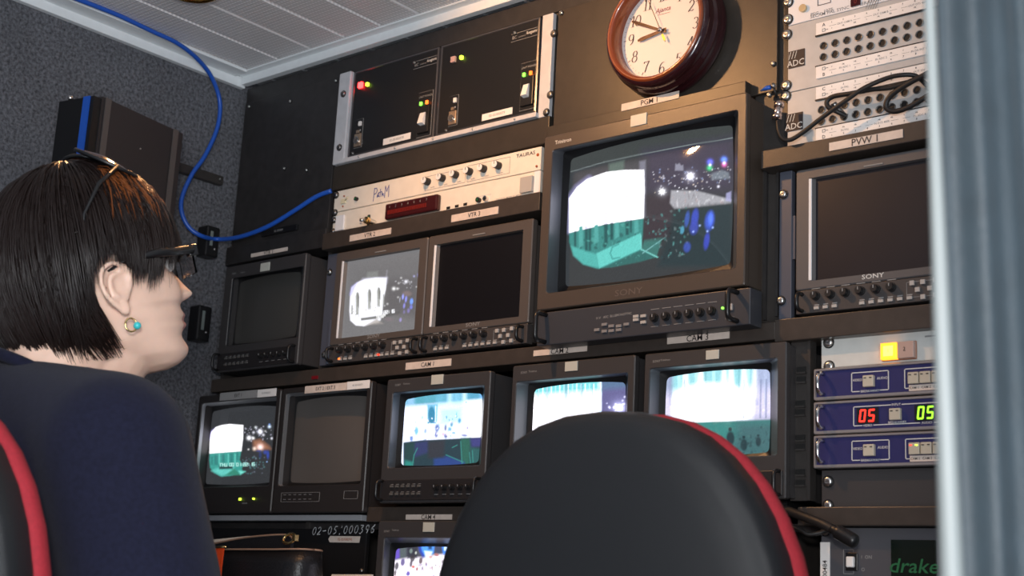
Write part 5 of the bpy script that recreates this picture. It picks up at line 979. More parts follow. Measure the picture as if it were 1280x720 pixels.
def blue_unit(label, z0, z1, kind):
    t = thing('switcher_unit', label, 'rack unit', (-.64, 0, z0+H), 'blue switcher units'); x0 = -.8520; yf_ = -.010
    b = MB(); b.loft([rr(x0, RX1, z0+H, z1+H, .004, .001), rr(x0, RX1, z0+H, z1+H, yf_-.0015, .002), rr(x0+.001, RX1-.001, z0+.001+H, z1-.001+H, yf_-.003, .002), rr(x0+.003, RX1-.003, z0+.004+H, z1-.003+H, yf_-.003, .001), rr(x0+.0035, RX1-.0035, z0+.0045+H, z1-.0035+H, yf_, .001)], 'frame_rose', True); part(b, 'rim', t, 'rosy grey metal rim')
    b = MB(); b.box(x0+.003, RX1-.003, yf_-.0002, -.004, z0+.004+H, z1-.003+H, 'blue'); part(b, 'face_plate', t)
    b = MB(); b.box(x0+.03, RX1-.02, .004, .25, z0+.003+H, z1-.003+H, 'panel'); part(b, 'chassis', t)
    part(handle_mb(x0+.013, z0+.008+H, z1-.007+H, yf_, .016, .0026, 'chrome'), 'handle', t, 'chrome handle')
    zc = (z0+z1)/2+H; y = yf_-.0008
    def box_(xa, xb, gaps, w_=.0011, za=.0125, zb_=.0125):
        b = MB(); zt, zbm = zc+za, zc-zb_
        for (p_, q_) in gaps[0]: b.box(p_, q_, y-.0003, y+.0004, zt-w_, zt, 'print')
        for (p_, q_) in gaps[1]: b.box(p_, q_, y-.0003, y+.0004, zbm, zbm+w_, 'print')
        b.box(xa, xa+w_, y-.0003, y+.0004, zbm+.001, zt-.001, 'print'); 
        if xb < RX1-.02: b.box(xb-w_, xb, y-.0003, y+.0004, zbm+.001, zt-.001, 'print')
        return b
    def key(X, s_=.0072, lit=None):
        b = MB(); b.box(X-s_, X+s_, y-.006, y, zc-.0075, zc+.0068, 'key_beige', .0008)
        for dx, k in ((-.0038, 0), (.0036, 1)): b.box(X+dx-.0016, X+dx+.0016, y-.0066, y-.0058, zc+.003, zc+.0042, ('led_red2', 'led_lime')[k] if lit else 'ink')
        return part(b, 'key', t, 'beige square key' if not lit else 'beige key with lit red and green marks')
    if kind != 'disp':
        xa, _ = on_y(1064.5, 480, yf_); xb, _ = on_y(1111.5, 480, yf_); xk = (xa+xb)/2
        b = box_(xa, xb, ([(xa+.001, xb-.001)], [(xa+.001, xk-.014), (xk+.013, xb-.001)])); b.text('BREAKAWAY', xk, zc-.0122, y-.0004, .0042, 'print', 'CENTER'); b.text('VIDEO', xa+.0085, zc+.0025, y-.0004, .0045, 'print', 'CENTER'); b.text('AUDIO', xb-.0085, zc+.003, y-.0004, .0045, 'print', 'CENTER'); part(b, 'lettering', t); key(xk)
        xa, _ = on_y(1130.8, 475, yf_)
        b = box_(xa, RX1, ([(xa+.001, RX1-.01)], [(xa+.001, RX1-.01)])); part(b, 'outline', t)
        for k in range(10): key(xa+.0135+k*.0152, .0068, kind == 'lit' and k == 0)
        b = MB(); b.box(xa+.0065, RX1-.012, y-.0016, y, zc-.0158, zc-.0085, 'plate'); 
        for k in range(10): b.text('CAM %d' % (k+1) if k < 4 else ('VTR %d' % (k-3) if k < 7 else 'EXT %d' % (k-6)), xa+.0135+k*.0152, zc-.0121, y-.0019, .0042, 'ink', 'CENTER')
        part(b, 'label_strip', t, 'cream strip lettered CAM 1, CAM 2')
    else:
        xa, _ = on_y(1067, 525, yf_); xk, _ = on_y(1121, 522, yf_)
        b = box_(xa, RX1, ([(xa+.001, xk-.007), (xk+.007, RX1-.01)], [(xa+.001, xa+.012), (xa+.027, xk+.030), (xk+.048, RX1-.01)])); b.text('INPUT', xk, zc+.0122, y-.0004, .0042, 'print', 'CENTER'); b.text('VIDEO', xa+.0195, zc-.0120, y-.0004, .0042, 'print', 'CENTER'); b.text('AUDIO', xk+.039, zc-.0120, y-.0004, .0042, 'print', 'CENTER'); b.text('BREAKAWAY', xk+.001, zc-.0098, y-.0004, .0040, 'print', 'CENTER'); part(b, 'lettering', t); key(xk)
        for u, key_, lab in ((1074.5, 'seg_red', 'red digits 05'), (1147, 'seg_green', 'green digits 05')):
            X, _ = on_y(u, 524, yf_); b = MB(); b.box(X-.003, X+.026, y-.001, y, zc-.0100, zc+.0100, 'black'); 
            for k, ch in enumerate('05'): seg_digit(b, ch, X+.0010+k*.0120, zc+.0070, .0064, .0138, y-.0014, key_)
            part(b, 'digit_display', t, lab)
    return t
ZT = .3175
blue_unit('blue switcher unit with breakaway key, topmost of three', ZT-U1*1+.0005, ZT, 'keys')
blue_unit('blue switcher unit with red and green 05 digits', ZT-U1*2-.0015, ZT-U1-.0015, 'disp')
blue_unit('blue switcher unit with lit CAM 1 key, lowest of three', ZT-U1*3-.003, ZT-U1*2-.003, 'lit')
t = thing('blanking_panel', 'low charcoal blanking panel under the blue switcher units', 'panel', (-.64, 0, .142+H), 'plain panels of the rack')
b = MB(); b.box(-.846, RX1, -.002, .004, .1415+H, .1885+H, 'case', .0008); part(b, 'face_plate', t)
for (u, v) in ((1035.5, 602), (1035.5, 632)): X, Z = on_y(u, v, -.002); screw(t, X, Z, -.002, .0062, 'steel')
t = thing('intercom_unit', 'dark intercom unit with a green-lettered window, lowest in the right bay', 'intercom', (-.64, 0, -.05+H))
b = MB(); b.box(-.846, RX1, -.003, .004, -.06+H, .1165+H, 'ctrl_slate', .0008); part(b, 'face_plate', t)
b = MB(); b.box(-.83, RX1-.02, .004, .25, -.055+H, .110+H, 'panel'); part(b, 'chassis', t)
def s7(x, y, yy=-.003): return on_y(960+x/5.333, 600+y/5.333, yy)
xa, za = s7(822, 398); xb, _ = s7(1122, 398); b = MB(); b.box(xa, xb, -.0042, -.003, za-.058, za, 'win_green')
X, Z = s7(970, 573); b.text('drake', X, Z, -.0047, .024, 'green_dim', 'CENTER', stretch=1.15, shear=.2); part(b, 'display_window', t, 'dark window with dim green drake lettering')
X, Z = s7(562, 545); b = MB(); b.box(X-.008, X+.008, -.0055, -.003, Z-.011, Z+.011, 'black', .0008); part(b, 'switch_plate', t)
b = MB(); b.box(X-.005, X+.005, -.011, -.005, Z-.007, Z+.006, 'sticker', .0015); part(b, 'rocker_switch', t, 'white rocker switch'); b = MB(); frame2d(b, X-.012, X+.002, Z-.015, Z+.015, -.003, .0006, 'print_dim'); b.text('I  ON', X+.012, Z+.006, -.0035, .006, 'print_dim'); b.text('O', X+.012, Z-.009, -.0035, .006, 'print_dim'); part(b, 'lettering', t)
b = MB(); X0_, _ = s7(350, 390, -.004); X1_, _ = s7(412, 390, -.004); zt_ = .0985+H; b.box(X0_, X1_, -.0045, -.003, zt_-.12, zt_, 'sticker'); b.text('02-05/000484', (X0_+X1_)/2, zt_-.046, -.005, .0085, 'ink', 'CENTER', rot=PI/2); part(b, 'sticker', t, 'tall white sticker with number 02-05/000484')
X, Z = on_y(1032, 664, -.003); screw(t, X, Z, -.003, .0055, 'steel_dark')
# thick black handset lead hanging across the right bay
t = thing('microphone_arm', 'thick black flexible arm reaching right across the lower right bay', 'flexible arm', (-.86, -.05, .13+H))
b = MB(); b.tube(smooth(world_path([(978, 636, -.03), (1005, 646, -.05), (1030, 656, -.06), (1050, 667, -.062)], -.05)), .0058, 'rubber', 12); part(b, 'flexible_neck', t)
b = MB(); b.tube(smooth(world_path([(1040, 661, -.062), (1056, 670, -.063), (1071, 679, -.062)], -.05)), [.0062]*3+[.0088]*3+[.009]*4+[.0088, .008, .005][:3], 'black', 14); part(b, 'tip', t)
b = MB(); b.tube(smooth(world_path([(978, 652, -.02), (1000, 662, -.03), (1012, 668, -.03), (1035, 662, -.02), (1030, 650, -.012)], -.02)), .0028, 'rubber', 8); part(b, 'lead', t)

# ================================================================== LOWER LEFT: black panel, bag
t = thing('blanking_panel', 'glossy black panel with white handwritten number under the external monitors', 'panel', (-1.87, 0, -.1+H), 'plain panels of the rack')
b = MB(); b.box(-2.09, -1.668, .0, .008, -.12+H, .1115+H, 'black', .001); part(b, 'face_plate', t)
X, Z = on_y(390, 664, .0); b = MB()
HW = {'0': [arc(.5, .5, .35, .5, 60, 400, 10)], '2': [arc(.45, .7, .3, .3, 160, -30, 6)+[(.1, 0), (.8, .05)]], '-': [[(.1, .45), (.8, .5)]], '6': [[(.8, 1), (.3, .6), (.2, .2)]+arc(.5, .25, .3, .25, 180, 520, 8)], '5': [[(.9, 1), (.4, 1), (.3, .6), (.7, .5), (.8, .2), (.3, 0)]], '/': [[(.5, -.1), (.5, .05)], [(.7, 1), (.65, .8)]], '3': [[(.1, 1), (.8, 1), (.4, .6), (.8, .3), (.4, -.1), (.1, 0)]], '9': [arc(.5, .7, .3, .3, 0, 360, 8), [(.8, .7), (.6, 0)]]}
for k, ch in enumerate('02-05/000396'):
    for pl in HW[ch]: strokes(b, [[(X+k*.0128+a_*.0105+c_*.003, Z-.006+k*.0004+c_*.0125) for a_, c_ in pl]], -.0006, .0006 if k < 10 else .0009, 'chalk')
part(b, 'handwriting', t, 'white handwritten 02-05/000396')
x0, x1, z0, z1 = rect(411, 670, 450.5, 678.5, .0); b = MB(); b.add([(x0+.004, -.0006, z0), (x1-.002, -.0006, z0), (x1, -.0006, z1), (x0+.004, -.0006, z1), (x0, -.0006, (z0+z1)/2)], [(0, 1, 2, 3, 4)], 'plate'); b.text('02-05/000396', (x0+x1)/2+.002, (z0+z1)/2, -.0009, .0062, 'led_off_red', 'CENTER'); part(b, 'sticker', t, 'cream inventory sticker')
X, Z = on_y(462, 714, 0); screw(t, min(X, -1.673), Z, 0, .004, 'steel_dark')

YB_ = -.17
bg = thing('handbag', 'black leather bag with gold ring and orange strap on the desk beside the woman', 'bag', (-1.68, YB_, .73))
def bw(u, v, y=YB_): X, Z = on_y(u, v, y); return X, Z
xa, _ = bw(262, 690); xb, _ = bw(364, 690); zt2 = bw(362, 684)[1]; zt1 = bw(275, 690)[1]
b = MB(); loops = []
for z, e in ((.731, .0), (.745, .008), (.80, .010), (.86, .006), (.90, .0)):
    loops.append([(x, y, z) for x, y, _ in []] or [(q[0], q[2]-0, z) for q in []] or [((xa-.03-e) if c_[0] < 0 else (xb+e), YB_+c_[1]*(.045+e), z) for c_ in ((-1, -1), (1, -1), (1, 1), (-1, 1))])
bmx = bmesh.new(); n_ = 24
def bag_loop(z, w_, d_, sk=0):
    cx = (xa-.03+xb)/2; hw = (xb-xa+.03)/2*w_; out = []
    for k in range(n_):
        a_ = 2*PI*k/n_; c_, s_ = math.cos(a_), math.sin(a_); out.append((cx+hw*math.copysign(abs(c_)**.5, c_), YB_+.05+d_*math.copysign(abs(s_)**.6, s_), z+sk*c_))
    return out
bmx.free(); zt_ = (zt1+zt2)/2
b.loft([bag_loop(.731, .94, .040), bag_loop(.75, 1.0, .050), bag_loop(.82, 1.0, .048), bag_loop(zt_-.02, .98, .040), bag_loop(zt_, .97, .034, .003), bag_loop(zt_-.004, .94, .030, .003), bag_loop(zt_-.05, .93, .028)], 'leather', True, True, True); part(b, 'body', bg)
b = MB(); lp = bag_loop(zt_+.001, .97, .035, .003); b.tube([lp[k] for k in range(n_)]+[lp[0]], .0016, 'tan_edge', 6); part(b, 'rim_piping', bg, 'thin tan piping round the top')
fl = [on_y(u, v, YB_+.03) for u, v in ((262, 681), (300, 673.5), (330, 670), (358, 669), (364, 674))]
b = MB(); b.loft([[(x, YB_+.03, z) for x, z in fl]+[(x, YB_+.03, .80) for x, z in reversed(fl)], [(x, YB_+.036, z) for x, z in fl]+[(x, YB_+.036, .80) for x, z in reversed(fl)]], 'leather', True, True); part(b, 'back_wall', bg)
b = MB(); b.tube(smooth(world_path([(262, 680.5, YB_+.03), (300, 673, YB_+.03), (330, 669.5, YB_+.03), (358, 668.5, YB_+.03), (366, 673.5, YB_+.03)], YB_)), .0016, 'tan_edge', 6); part(b, 'flap_edge', bg, 'upper flap edge')
X, Z = bw(364, 673.5); b = MB(); b.tube([(X+.013*math.cos(2*PI*k/16), YB_-.004+.004*math.sin(2*PI*k/16), Z+.0075*math.sin(2*PI*k/16)) for k in range(17)], .0022, 'gold', 8, False); b.box(X+.010, X+.018, YB_-.008, YB_, Z-.004, Z+.006, 'gold', .001); part(b, 'ring', bg, 'shiny gold ring')
b = MB(); x1_, z1_ = bw(281, 686.5); w_ = .011
b.loft([[(x1_-w_*1.2-.004, YB_-.006, z1_), (x1_+w_-.004, YB_-.006, z1_+.001), (x1_+w_-.004, YB_-.009, z1_+.001), (x1_-w_*1.2-.004, YB_-.009, z1_)], [(x1_-w_-.002, YB_-.012, z1_-.03), (x1_+w_+.002, YB_-.012, z1_-.03), (x1_+w_+.002, YB_-.015, z1_-.03), (x1_-w_-.002, YB_-.015, z1_-.03)], [(x1_-w_+.004, YB_-.012, z1_-.13), (x1_+w_+.006, YB_-.012, z1_-.13), (x1_+w_+.006, YB_-.015, z1_-.13), (x1_-w_+.004, YB_-.015, z1_-.13)]], 'orange', True, True); part(b, 'strap', bg, 'bright orange strap')
b = MB(); b.tube([(x1_-.010, YB_-.009, z1_+.002), (x1_+.014, YB_-.009, z1_+.003)], .0022, 'gold', 8); part(b, 'buckle', bg, 'small gold buckle')
nb = thing('notebook', 'cream-edged notebook sticking out of the top of the black bag', 'notebook', (-1.75, YB_+.05, zt_-.03))
x0, z0 = bw(264, 676.5, YB_+.04); x1, z1 = bw(311, 671.5, YB_+.04); b = MB(); b.add([(x0-.02, YB_+.04, z0-.10), (x1, YB_+.04, z1-.10), (x1, YB_+.04, z1+.002), (x0-.02, YB_+.04, z0+.001), (x0-.02, YB_+.052, z0-.10), (x1, YB_+.052, z1-.10), (x1, YB_+.052, z1+.002), (x0-.02, YB_+.052, z0+.001)], [(0, 1, 2, 3), (4, 5, 6, 7), (0, 1, 5, 4), (1, 2, 6, 5), (2, 3, 7, 6), (3, 0, 4, 7)], 'paper'); part(b, 'pages', nb)
for (u0, v0, u1, v1, lab, ky) in ((357, 713.5, 375, 722, 'pale blue cup edge showing at the foot of the black bag', 'cup'), ):
    X, Z = on_y(366, 716, -.065); t = thing('paper_cup', 'pale blue paper cup standing on the desk right of the black bag', 'cup', (X, -.065, .73))
    b = MB(); n_ = 24; prof = [(.012, .731), (.0125, .735), (.016, Z), (.0166, Z+.001), (.0155, Z), (.012, .735)]
    b.loft([[(X+r*math.cos(2*PI*k/n_), -.065+r*math.sin(2*PI*k/n_), z) for k in range(n_)] for r, z in prof], 'cup', True, True, True); part(b, 'wall', t)
X, Z = on_y(430, 719, -.06); t = thing('paper_stack', 'cream papers propped on the desk against the black handwritten panel', 'paper', (X, -.06, .73))
b = MB(); b.add([(X-.05, -.075, .731), (X+.05, -.075, .731), (X+.045, -.045, Z+.003), (X-.045, -.045, Z+.001), (X-.05, -.069, .731), (X+.05, -.069, .731), (X+.045, -.039, Z+.003), (X-.045, -.039, Z+.001)], [(0, 1, 2, 3), (4, 5, 6, 7), (0, 1, 5, 4), (1, 2, 6, 5), (2, 3, 7, 6), (3, 0, 4, 7)], 'paper'); part(b, 'sheets', t)

# ================================================================== LEFT WALL THINGS
# speaker: a brown-black side towards the room, narrow black front towards the camera
A_ = on_x(231, 157, -1.96); B_ = on_x(126, 130, -1.93)
sp = thing('loudspeaker', 'tall black-brown loudspeaker with a blue stripe hung on the carpeted wall', 'loudspeaker', (-2.0, -.33, .60+H))
def sproj(u, v, X): y, z = on_x(u, v, X); return (X, y, z)
far = sproj(231, 157, -1.965); near = sproj(126, 130, -1.925)
zt_ = (far[2]+near[2])/2
d_ = Vector((far[0]-near[0], far[1]-near[1], 0)); L = d_.length; d_.normalize(); nrm = Vector((-d_.y, d_.x, 0))
if nrm.x > 0: nrm = -nrm
c0 = Vector((near[0], near[1], 0)); Wd = .085; zb_ = zt_-.30
def spb(b, s0, s1, w0, w1, z0, z1, key):
    v = []
    for z in (z0, z1):
        for s_, w_ in ((s0, w0), (s1, w0), (s1, w1), (s0, w1)): q = c0+d_*s_+nrm*w_; v.append((q.x, q.y, z))
    b.add(v, [(0, 1, 2, 3), (4, 5, 6, 7), (0, 1, 5, 4), (1, 2, 6, 5), (2, 3, 7, 6), (3, 0, 4, 7)], key)
b = MB(); spb(b, .004, L, 0.002, Wd, zb_, zt_, 'speaker'); part(b, 'cabinet', sp)
b = MB(); spb(b, .010, .022, -.001, .001, zb_, zt_, 'edge_br'); spb(b, L-.026, L-.014, -.001, .001, zb_, zt_, 'edge_br'); part(b, 'side_trim', sp)
b = MB(); spb(b, -.012, .004, 0.004, Wd-.002, zb_+.002, zt_-.004, 'black'); part(b, 'front_grille', sp)
b = MB(); spb(b, -.0145, -.0115, .012, .026, zb_+.004, zt_-.004, 'cable_blue'); part(b, 'stripe', sp, 'bright blue vertical stripe')
q = c0+d_*(L*.5); b = MB(); zs_ = on_x(170, 184, q.x)[1]; b.ball((q.x, q.y, zs_), .0014, 'steel', n=6); part(b, 'screw', sp)
q = c0+nrm*(Wd*.75); b = MB(); b.ball((q.x, q.y-.006, zt_+.002), .005, 'chrome', n=8); part(b, 'hanging_bolt', sp)
b = MB(); spb(b, L*.4, L*.7, Wd-.001, Wd+.06, zb_+.10, zb_+.14, 'panel'); bk = part(b, 'wall_bracket', sp)
y0, z0 = on_x(226, 209, XW+.01); y1, z1 = on_x(279, 216, XW+.01)
t = thing('wall_rail', 'dark horizontal rail fixed to the carpeted wall beside the loudspeaker', 'rail', (XW+.008, (y0+y1)/2, z0)); b = MB(); b.box(XW, XW+.014, y0-.09, y1, z0-.010, z0+.008, 'rack', .002); part(b, 'bar', t)
b = MB(); b.ball((XW+.015, y1-.01, z0), .003, 'steel_dark', n=6); part(b, 'screw', t)
def wallbox(u0, v0, u1, v1, lab, cat, nm):
    y0, z1 = on_x(u0, v0, XW+.03); y1, z0 = on_x(u1, v1, XW+.03); y1 = min(y1, -.04); y0 = min(y0, y1-.03); t = thing(nm, lab, cat, (XW+.015, (y0+y1)/2, z0)); 
    b = MB(); b.box(XW, XW+.03, y0, y1, z0, z1, 'black', .003); part(b, 'body', t)
    b = MB(); b.box(XW+.03, XW+.032, y0+.008, y0+.014, z0+.02, z1-.01, 'rail_light', .0006); b.ball((XW+.031, (y0+y1)/2+.005, z0+(z1-z0)*.25), .003, 'steel_dark', n=6); part(b, 'latch', t); return t
wallbox(271, 284, 291, 328, 'small black junction box on the carpet under the blue cable', 'junction box', 'junction_box')
wallbox(260, 383, 276, 431, 'small black socket box on the carpet beside the switched-off VTR 1 monitor', 'socket box', 'socket_box')

# blue cable
bc = thing('blue_cable', 'blue cable dropping from the ceiling trim and looping to the cream unit', 'cable', (XW+.03, -.1, .95+H))
pts = []
for u, v, X in ((60, -15, XW+.060), (110, 4, XW+.060), (150, 20, XW+.060), (190, 39, XW+.060), (220, 53, XW+.060), (243, 70, XW+.050), (262, 92, XW+.034), (273, 118, XW+.024), (275, 140, XW+.022), (270, 165, XW+.022), (256, 195, XW+.022), (240, 218, XW+.022), (228, 245, XW+.022), (227, 265, XW+.024), (236, 284, XW+.030), (252, 295, XW+.040)):
    y, z = on_x(u, v, X); pts.append((X, y, z))
for u, v, y in ((272, 299, -.045), (300, 296, -.040), (335, 283, -.035), (370, 262, -.028), (395, 246, -.022), (414, 238.5, -.016)):
    X, Z = on_y(u, v, y); pts.append((X, y, Z))
b = MB(); b.tube(smooth(pts, 5), .0042, 'cable_blue', 10); part(b, 'sheath', bc)

# amber ceiling lamps
def lamp(x, y, label, power, tgt=None, ang=2.2):
    t = thing('ceiling_lamp', label, 'lamp', (x, y, ZC-.002), 'amber ceiling lamps'); n_ = 48
    b = MB(); b.loft([[(x+r*math.cos(2*PI*k/n_), y+r*math.sin(2*PI*k/n_), z) for k in range(n_)] for r, z in ((.050, ZC), (.051, ZC-.006), (.048, ZC-.012), (.040, ZC-.015), (.036, ZC-.010), (.034, ZC-.001))], 'brass', True, smooth=True); part(b, 'brass_ring', t)
    b = MB(); b.loft([[(x+r*math.cos(2*PI*k/n_), y+r*math.sin(2*PI*k/n_), z) for k in range(n_)] for r, z in ((.035, ZC-.006), (.028, ZC-.010), (.015, ZC-.0125), (.001, ZC-.013))], 'amber', smooth=True); part(b, 'lamp_glass', t)
    spot('lamp_light', (x, y, ZC-.022), tgt or (x, y+.12, 0), power, (1.0, 0.50, 0.20), ang)
lamp(-1.845, -.33, 'brass-ringed amber lamp in the ceiling at the top left', 45.0, (-1.42, -.74, 1.32), .75)
lamp(-1.36, -.52, 'brass-ringed amber lamp in the ceiling above the paired flat monitors', 17.0, (-1.20, 0, .60+H), 2.0)

# ================================================================== REMESH HELPER
def fuse(mb, name, root_loc, voxel, smooth_it=6, key='skin'):
    me = bpy.data.meshes.new(name); me.from_pydata(mb.v, [], mb.f); o = bpy.data.objects.new(name, me); COL.objects.link(o)
    bm = bmesh.new(); bm.from_mesh(me); bmesh.ops.recalc_face_normals(bm, faces=bm.faces[:]); bm.to_mesh(me); bm.free()
    m = o.modifiers.new('r', 'REMESH'); m.mode = 'VOXEL'; m.voxel_size = voxel; m.use_smooth_shade = True
    s = o.modifiers.new('s', 'SMOOTH'); s.iterations = smooth_it; s.factor = .5
    dg = bpy.context.evaluated_depsgraph_get(); ev = o.evaluated_get(dg); nm = bpy.data.meshes.new_from_object(ev, depsgraph=dg)
    bpy.data.objects.remove(o); bpy.data.meshes.remove(me); nm.name = name; nm.materials.clear(); nm.materials.append(M[key])
    nm.polygons.foreach_set('use_smooth', [True]*len(nm.polygons)); o = bpy.data.objects.new(name, nm); COL.objects.link(o); return o
def capsule(b, p0, p1, r0, r1, key='skin', n=20, sx=1.0):
    p0, p1 = Vector(p0), Vector(p1); d = (p1-p0); L_ = d.length; d.normalize(); rs, ps = [], []
    for k in range(6): a_ = -PI/2+PI/2*k/5; ps.append(p0+d*r0*math.sin(a_)); rs.append(max(r0*math.cos(a_), 1e-4))
    for k in range(1, 6): a_ = PI/2*k/5; ps.append(p1+d*r1*math.sin(a_)); rs.append(max(r1*math.cos(a_), 1e-4))
    if k: pass
    b.tube(ps[:6]+[p1]+ps[6:], rs[:6]+[r1]+rs[6:], key, n)

# ================================================================== PERSON
# local frame: x forward, y to her left, z up; origin on the floor below the hips
TH = math.radians(16)
ear_w = Vector(at(150, 362, 1.60)); vd = Vector((ear_w.x, ear_w.y+1.6, 0)).normalized(); rp = Vector((vd.y, -vd.x, 0))
fdir = (rp*math.cos(TH)+vd*math.sin(TH)).normalized(); rdir = Vector((fdir.y, -fdir.x, 0))
head_w = ear_w-rdir*.072                              # centre of the head at ear height
pw = thing('person', 'woman with short black hair and navy sweater seated, looking up at the monitors', 'person', (head_w.x-fdir.x*.05, head_w.y-fdir.y*.05, 0))
pw['_o'] = [0, 0, 0]; pw.rotation_euler = (0, 0, math.atan2(fdir.y, fdir.x))
HC = Vector((.05, 0, head_w.z))                       # head centre (local)
LOOKUP = math.radians(18); _ct, _st = math.cos(LOOKUP), math.sin(LOOKUP)      # she looks up at the monitors
def tip_up(p): x, z = p[0]-HC.x, p[2]-HC.z; return (HC.x+x*_ct-z*_st, p[1], HC.z+x*_st+z*_ct)
def tip_all(b, i0=0):
    b.v[i0:] = [tip_up(p) for p in b.v[i0:]]
def interp(tab, z):
    if z <= tab[0][0]: return tab[0][1]
    for (a_, p_), (c_, q_) in zip(tab[:-1], tab[1:]):
        if z <= c_: t_ = (z-a_)/(c_-a_); t_ = t_*t_*(3-2*t_) if False else t_; return p_+(q_-p_)*t_
    return tab[-1][1]
FR = [(-.094, .060), (-.090, .074), (-.083, .083), (-.074, .087), (-.066, .086), (-.058, .083), (-.052, .086), (-.046, .090), (-.041, .087), (-.037, .091), (-.031, .090), (-.022, .088), (-.010, .089), (.010, .088), (.025, .085), (.036, .089), (.045, .093), (.06, .091), (.08, .084), (.10, .070), (.12, .046), (.132, .018), (.136, .002)]
BK = [(-.094, .030), (-.085, .012), (-.07, -.025), (-.055, -.058), (-.03, -.080), (.0, -.092), (.04, -.100), (.07, -.098), (.10, -.080), (.12, -.052), (.132, -.020), (.136, -.004)]
HW_ = [(-.094, .014), (-.088, .030), (-.075, .045), (-.055, .057), (-.03, .065), (0, .070), (.04, .074), (.07, .073), (.10, .060), (.12, .040), (.132, .016), (.136, .002)]
def head_point(a_, z):
    f_, k_, w_ = interp(FR, z), interp(BK, z), interp(HW_, z); cx = (k_+f_)/2 if z < -.06 else (f_+k_)/2
    c_, s_ = math.cos(a_), math.sin(a_); e = 2.25; rx = (f_-k_)/2
    if z < -.02 and c_ > 0: e = 1.9
    r_ = 1/((abs(c_)**e+abs(s_)**e)**(1/e)); x, y = cx+rx*c_*r_, w_*s_*r_
    if c_ > 0:                                        # face relief
        nose = math.exp(-(y/(.0065+.010*max(0, min(1, (.028-z)/.04))))**2); nz = 0
        if -.018 < z < .030: t_ = (.030-z)/.048; nz = .027*(t_**1.25)*(1 if t_ < .82 else max(0, 1-(t_-.82)/.18)**.6)
        x += nz*nose
        for sy in (-1, 1):                             # eye sockets, cheeks, nostril wings
            x -= .010*math.exp(-((y-sy*.032)/.013)**2-((z-.026)/.010)**2); x += .004*math.exp(-((y-sy*.040)/.016)**2-((z+.006)/.016)**2)
            x += .007*math.exp(-((y-sy*.014)/.006)**2-((z+.010)/.007)**2); x += .004*math.exp(-((y-sy*.030)/.016)**2-((z-.043)/.006)**2)
        mo = math.exp(-(y/.020)**2); x += .0045*mo*math.exp(-((z+.034)/.0032)**2)+.0048*mo*math.exp(-((z+.0465)/.0036)**2)-.0035*mo*math.exp(-((z+.0405)/.0018)**2)
        x += .004*math.exp(-(y/.018)**2-((z+.076)/.010)**2)
    return HC+Vector((x, y, z))
b = MB(); loops = []; NZ = 110
for i in range(NZ+1):
    z = -.094+.230*i/NZ; loops.append([tuple(head_point(2*PI*k/72, z)) for k in range(72)])
b.loft(loops, 'skin', True, True); tip_all(b)
SHZ = HC.z-.137                                        # shoulder line
capsule(b, HC+Vector((-.022, 0, -.04)), (-.01, 0, SHZ-.01), .058, .062)       # neck
capsule(b, HC+Vector((.020, 0, -.060)), (.020, 0, SHZ-.01), .046, .052)
ear_start = len(b.v)
for s_ in (-1, 1):                                    # ears
    E_ = HC+Vector((-.002, s_*.073, 0)); out = s_
    def ep(x, z, o_): return E_+Vector((x*.95-.25*o_, out*o_, z*.86))
    helix = [ep(.012, -.004, .006), ep(.016, .010, .008), ep(.013, .024, .012), ep(.002, .032, .016), ep(-.010, .031, .018), ep(-.018, .022, .020), ep(-.020, .008, .020), ep(-.017, -.006, .018), ep(-.010, -.018, .014), ep(-.002, -.028, .010)]
    b.tube(smooth([tuple(q) for q in helix], 4), .0034, 'skin', 8)
    anti = [ep(.004, .020, .010), ep(-.006, .018, .013), ep(-.010, .008, .014), ep(-.009, -.004, .013), ep(-.002, -.012, .011)]
    b.tube(smooth([tuple(q) for q in anti], 4), .0030, 'skin', 8)
    b.ball(tuple(ep(.002, -.026, .009)), .0078, 'skin', .9, .55, 1.15); b.ball(tuple(ep(.011, -.002, .004)), .0055, 'skin', .8, .8, 1)
    b.ball(tuple(ep(-.003, .004, .004)), .020, 'skin', .85, .30, 1.35); b.tube([tuple(ep(-.006, .02, -.006)), tuple(ep(-.006, -.016, -.006))], .010, 'skin', 8)
tip_all(b, ear_start)
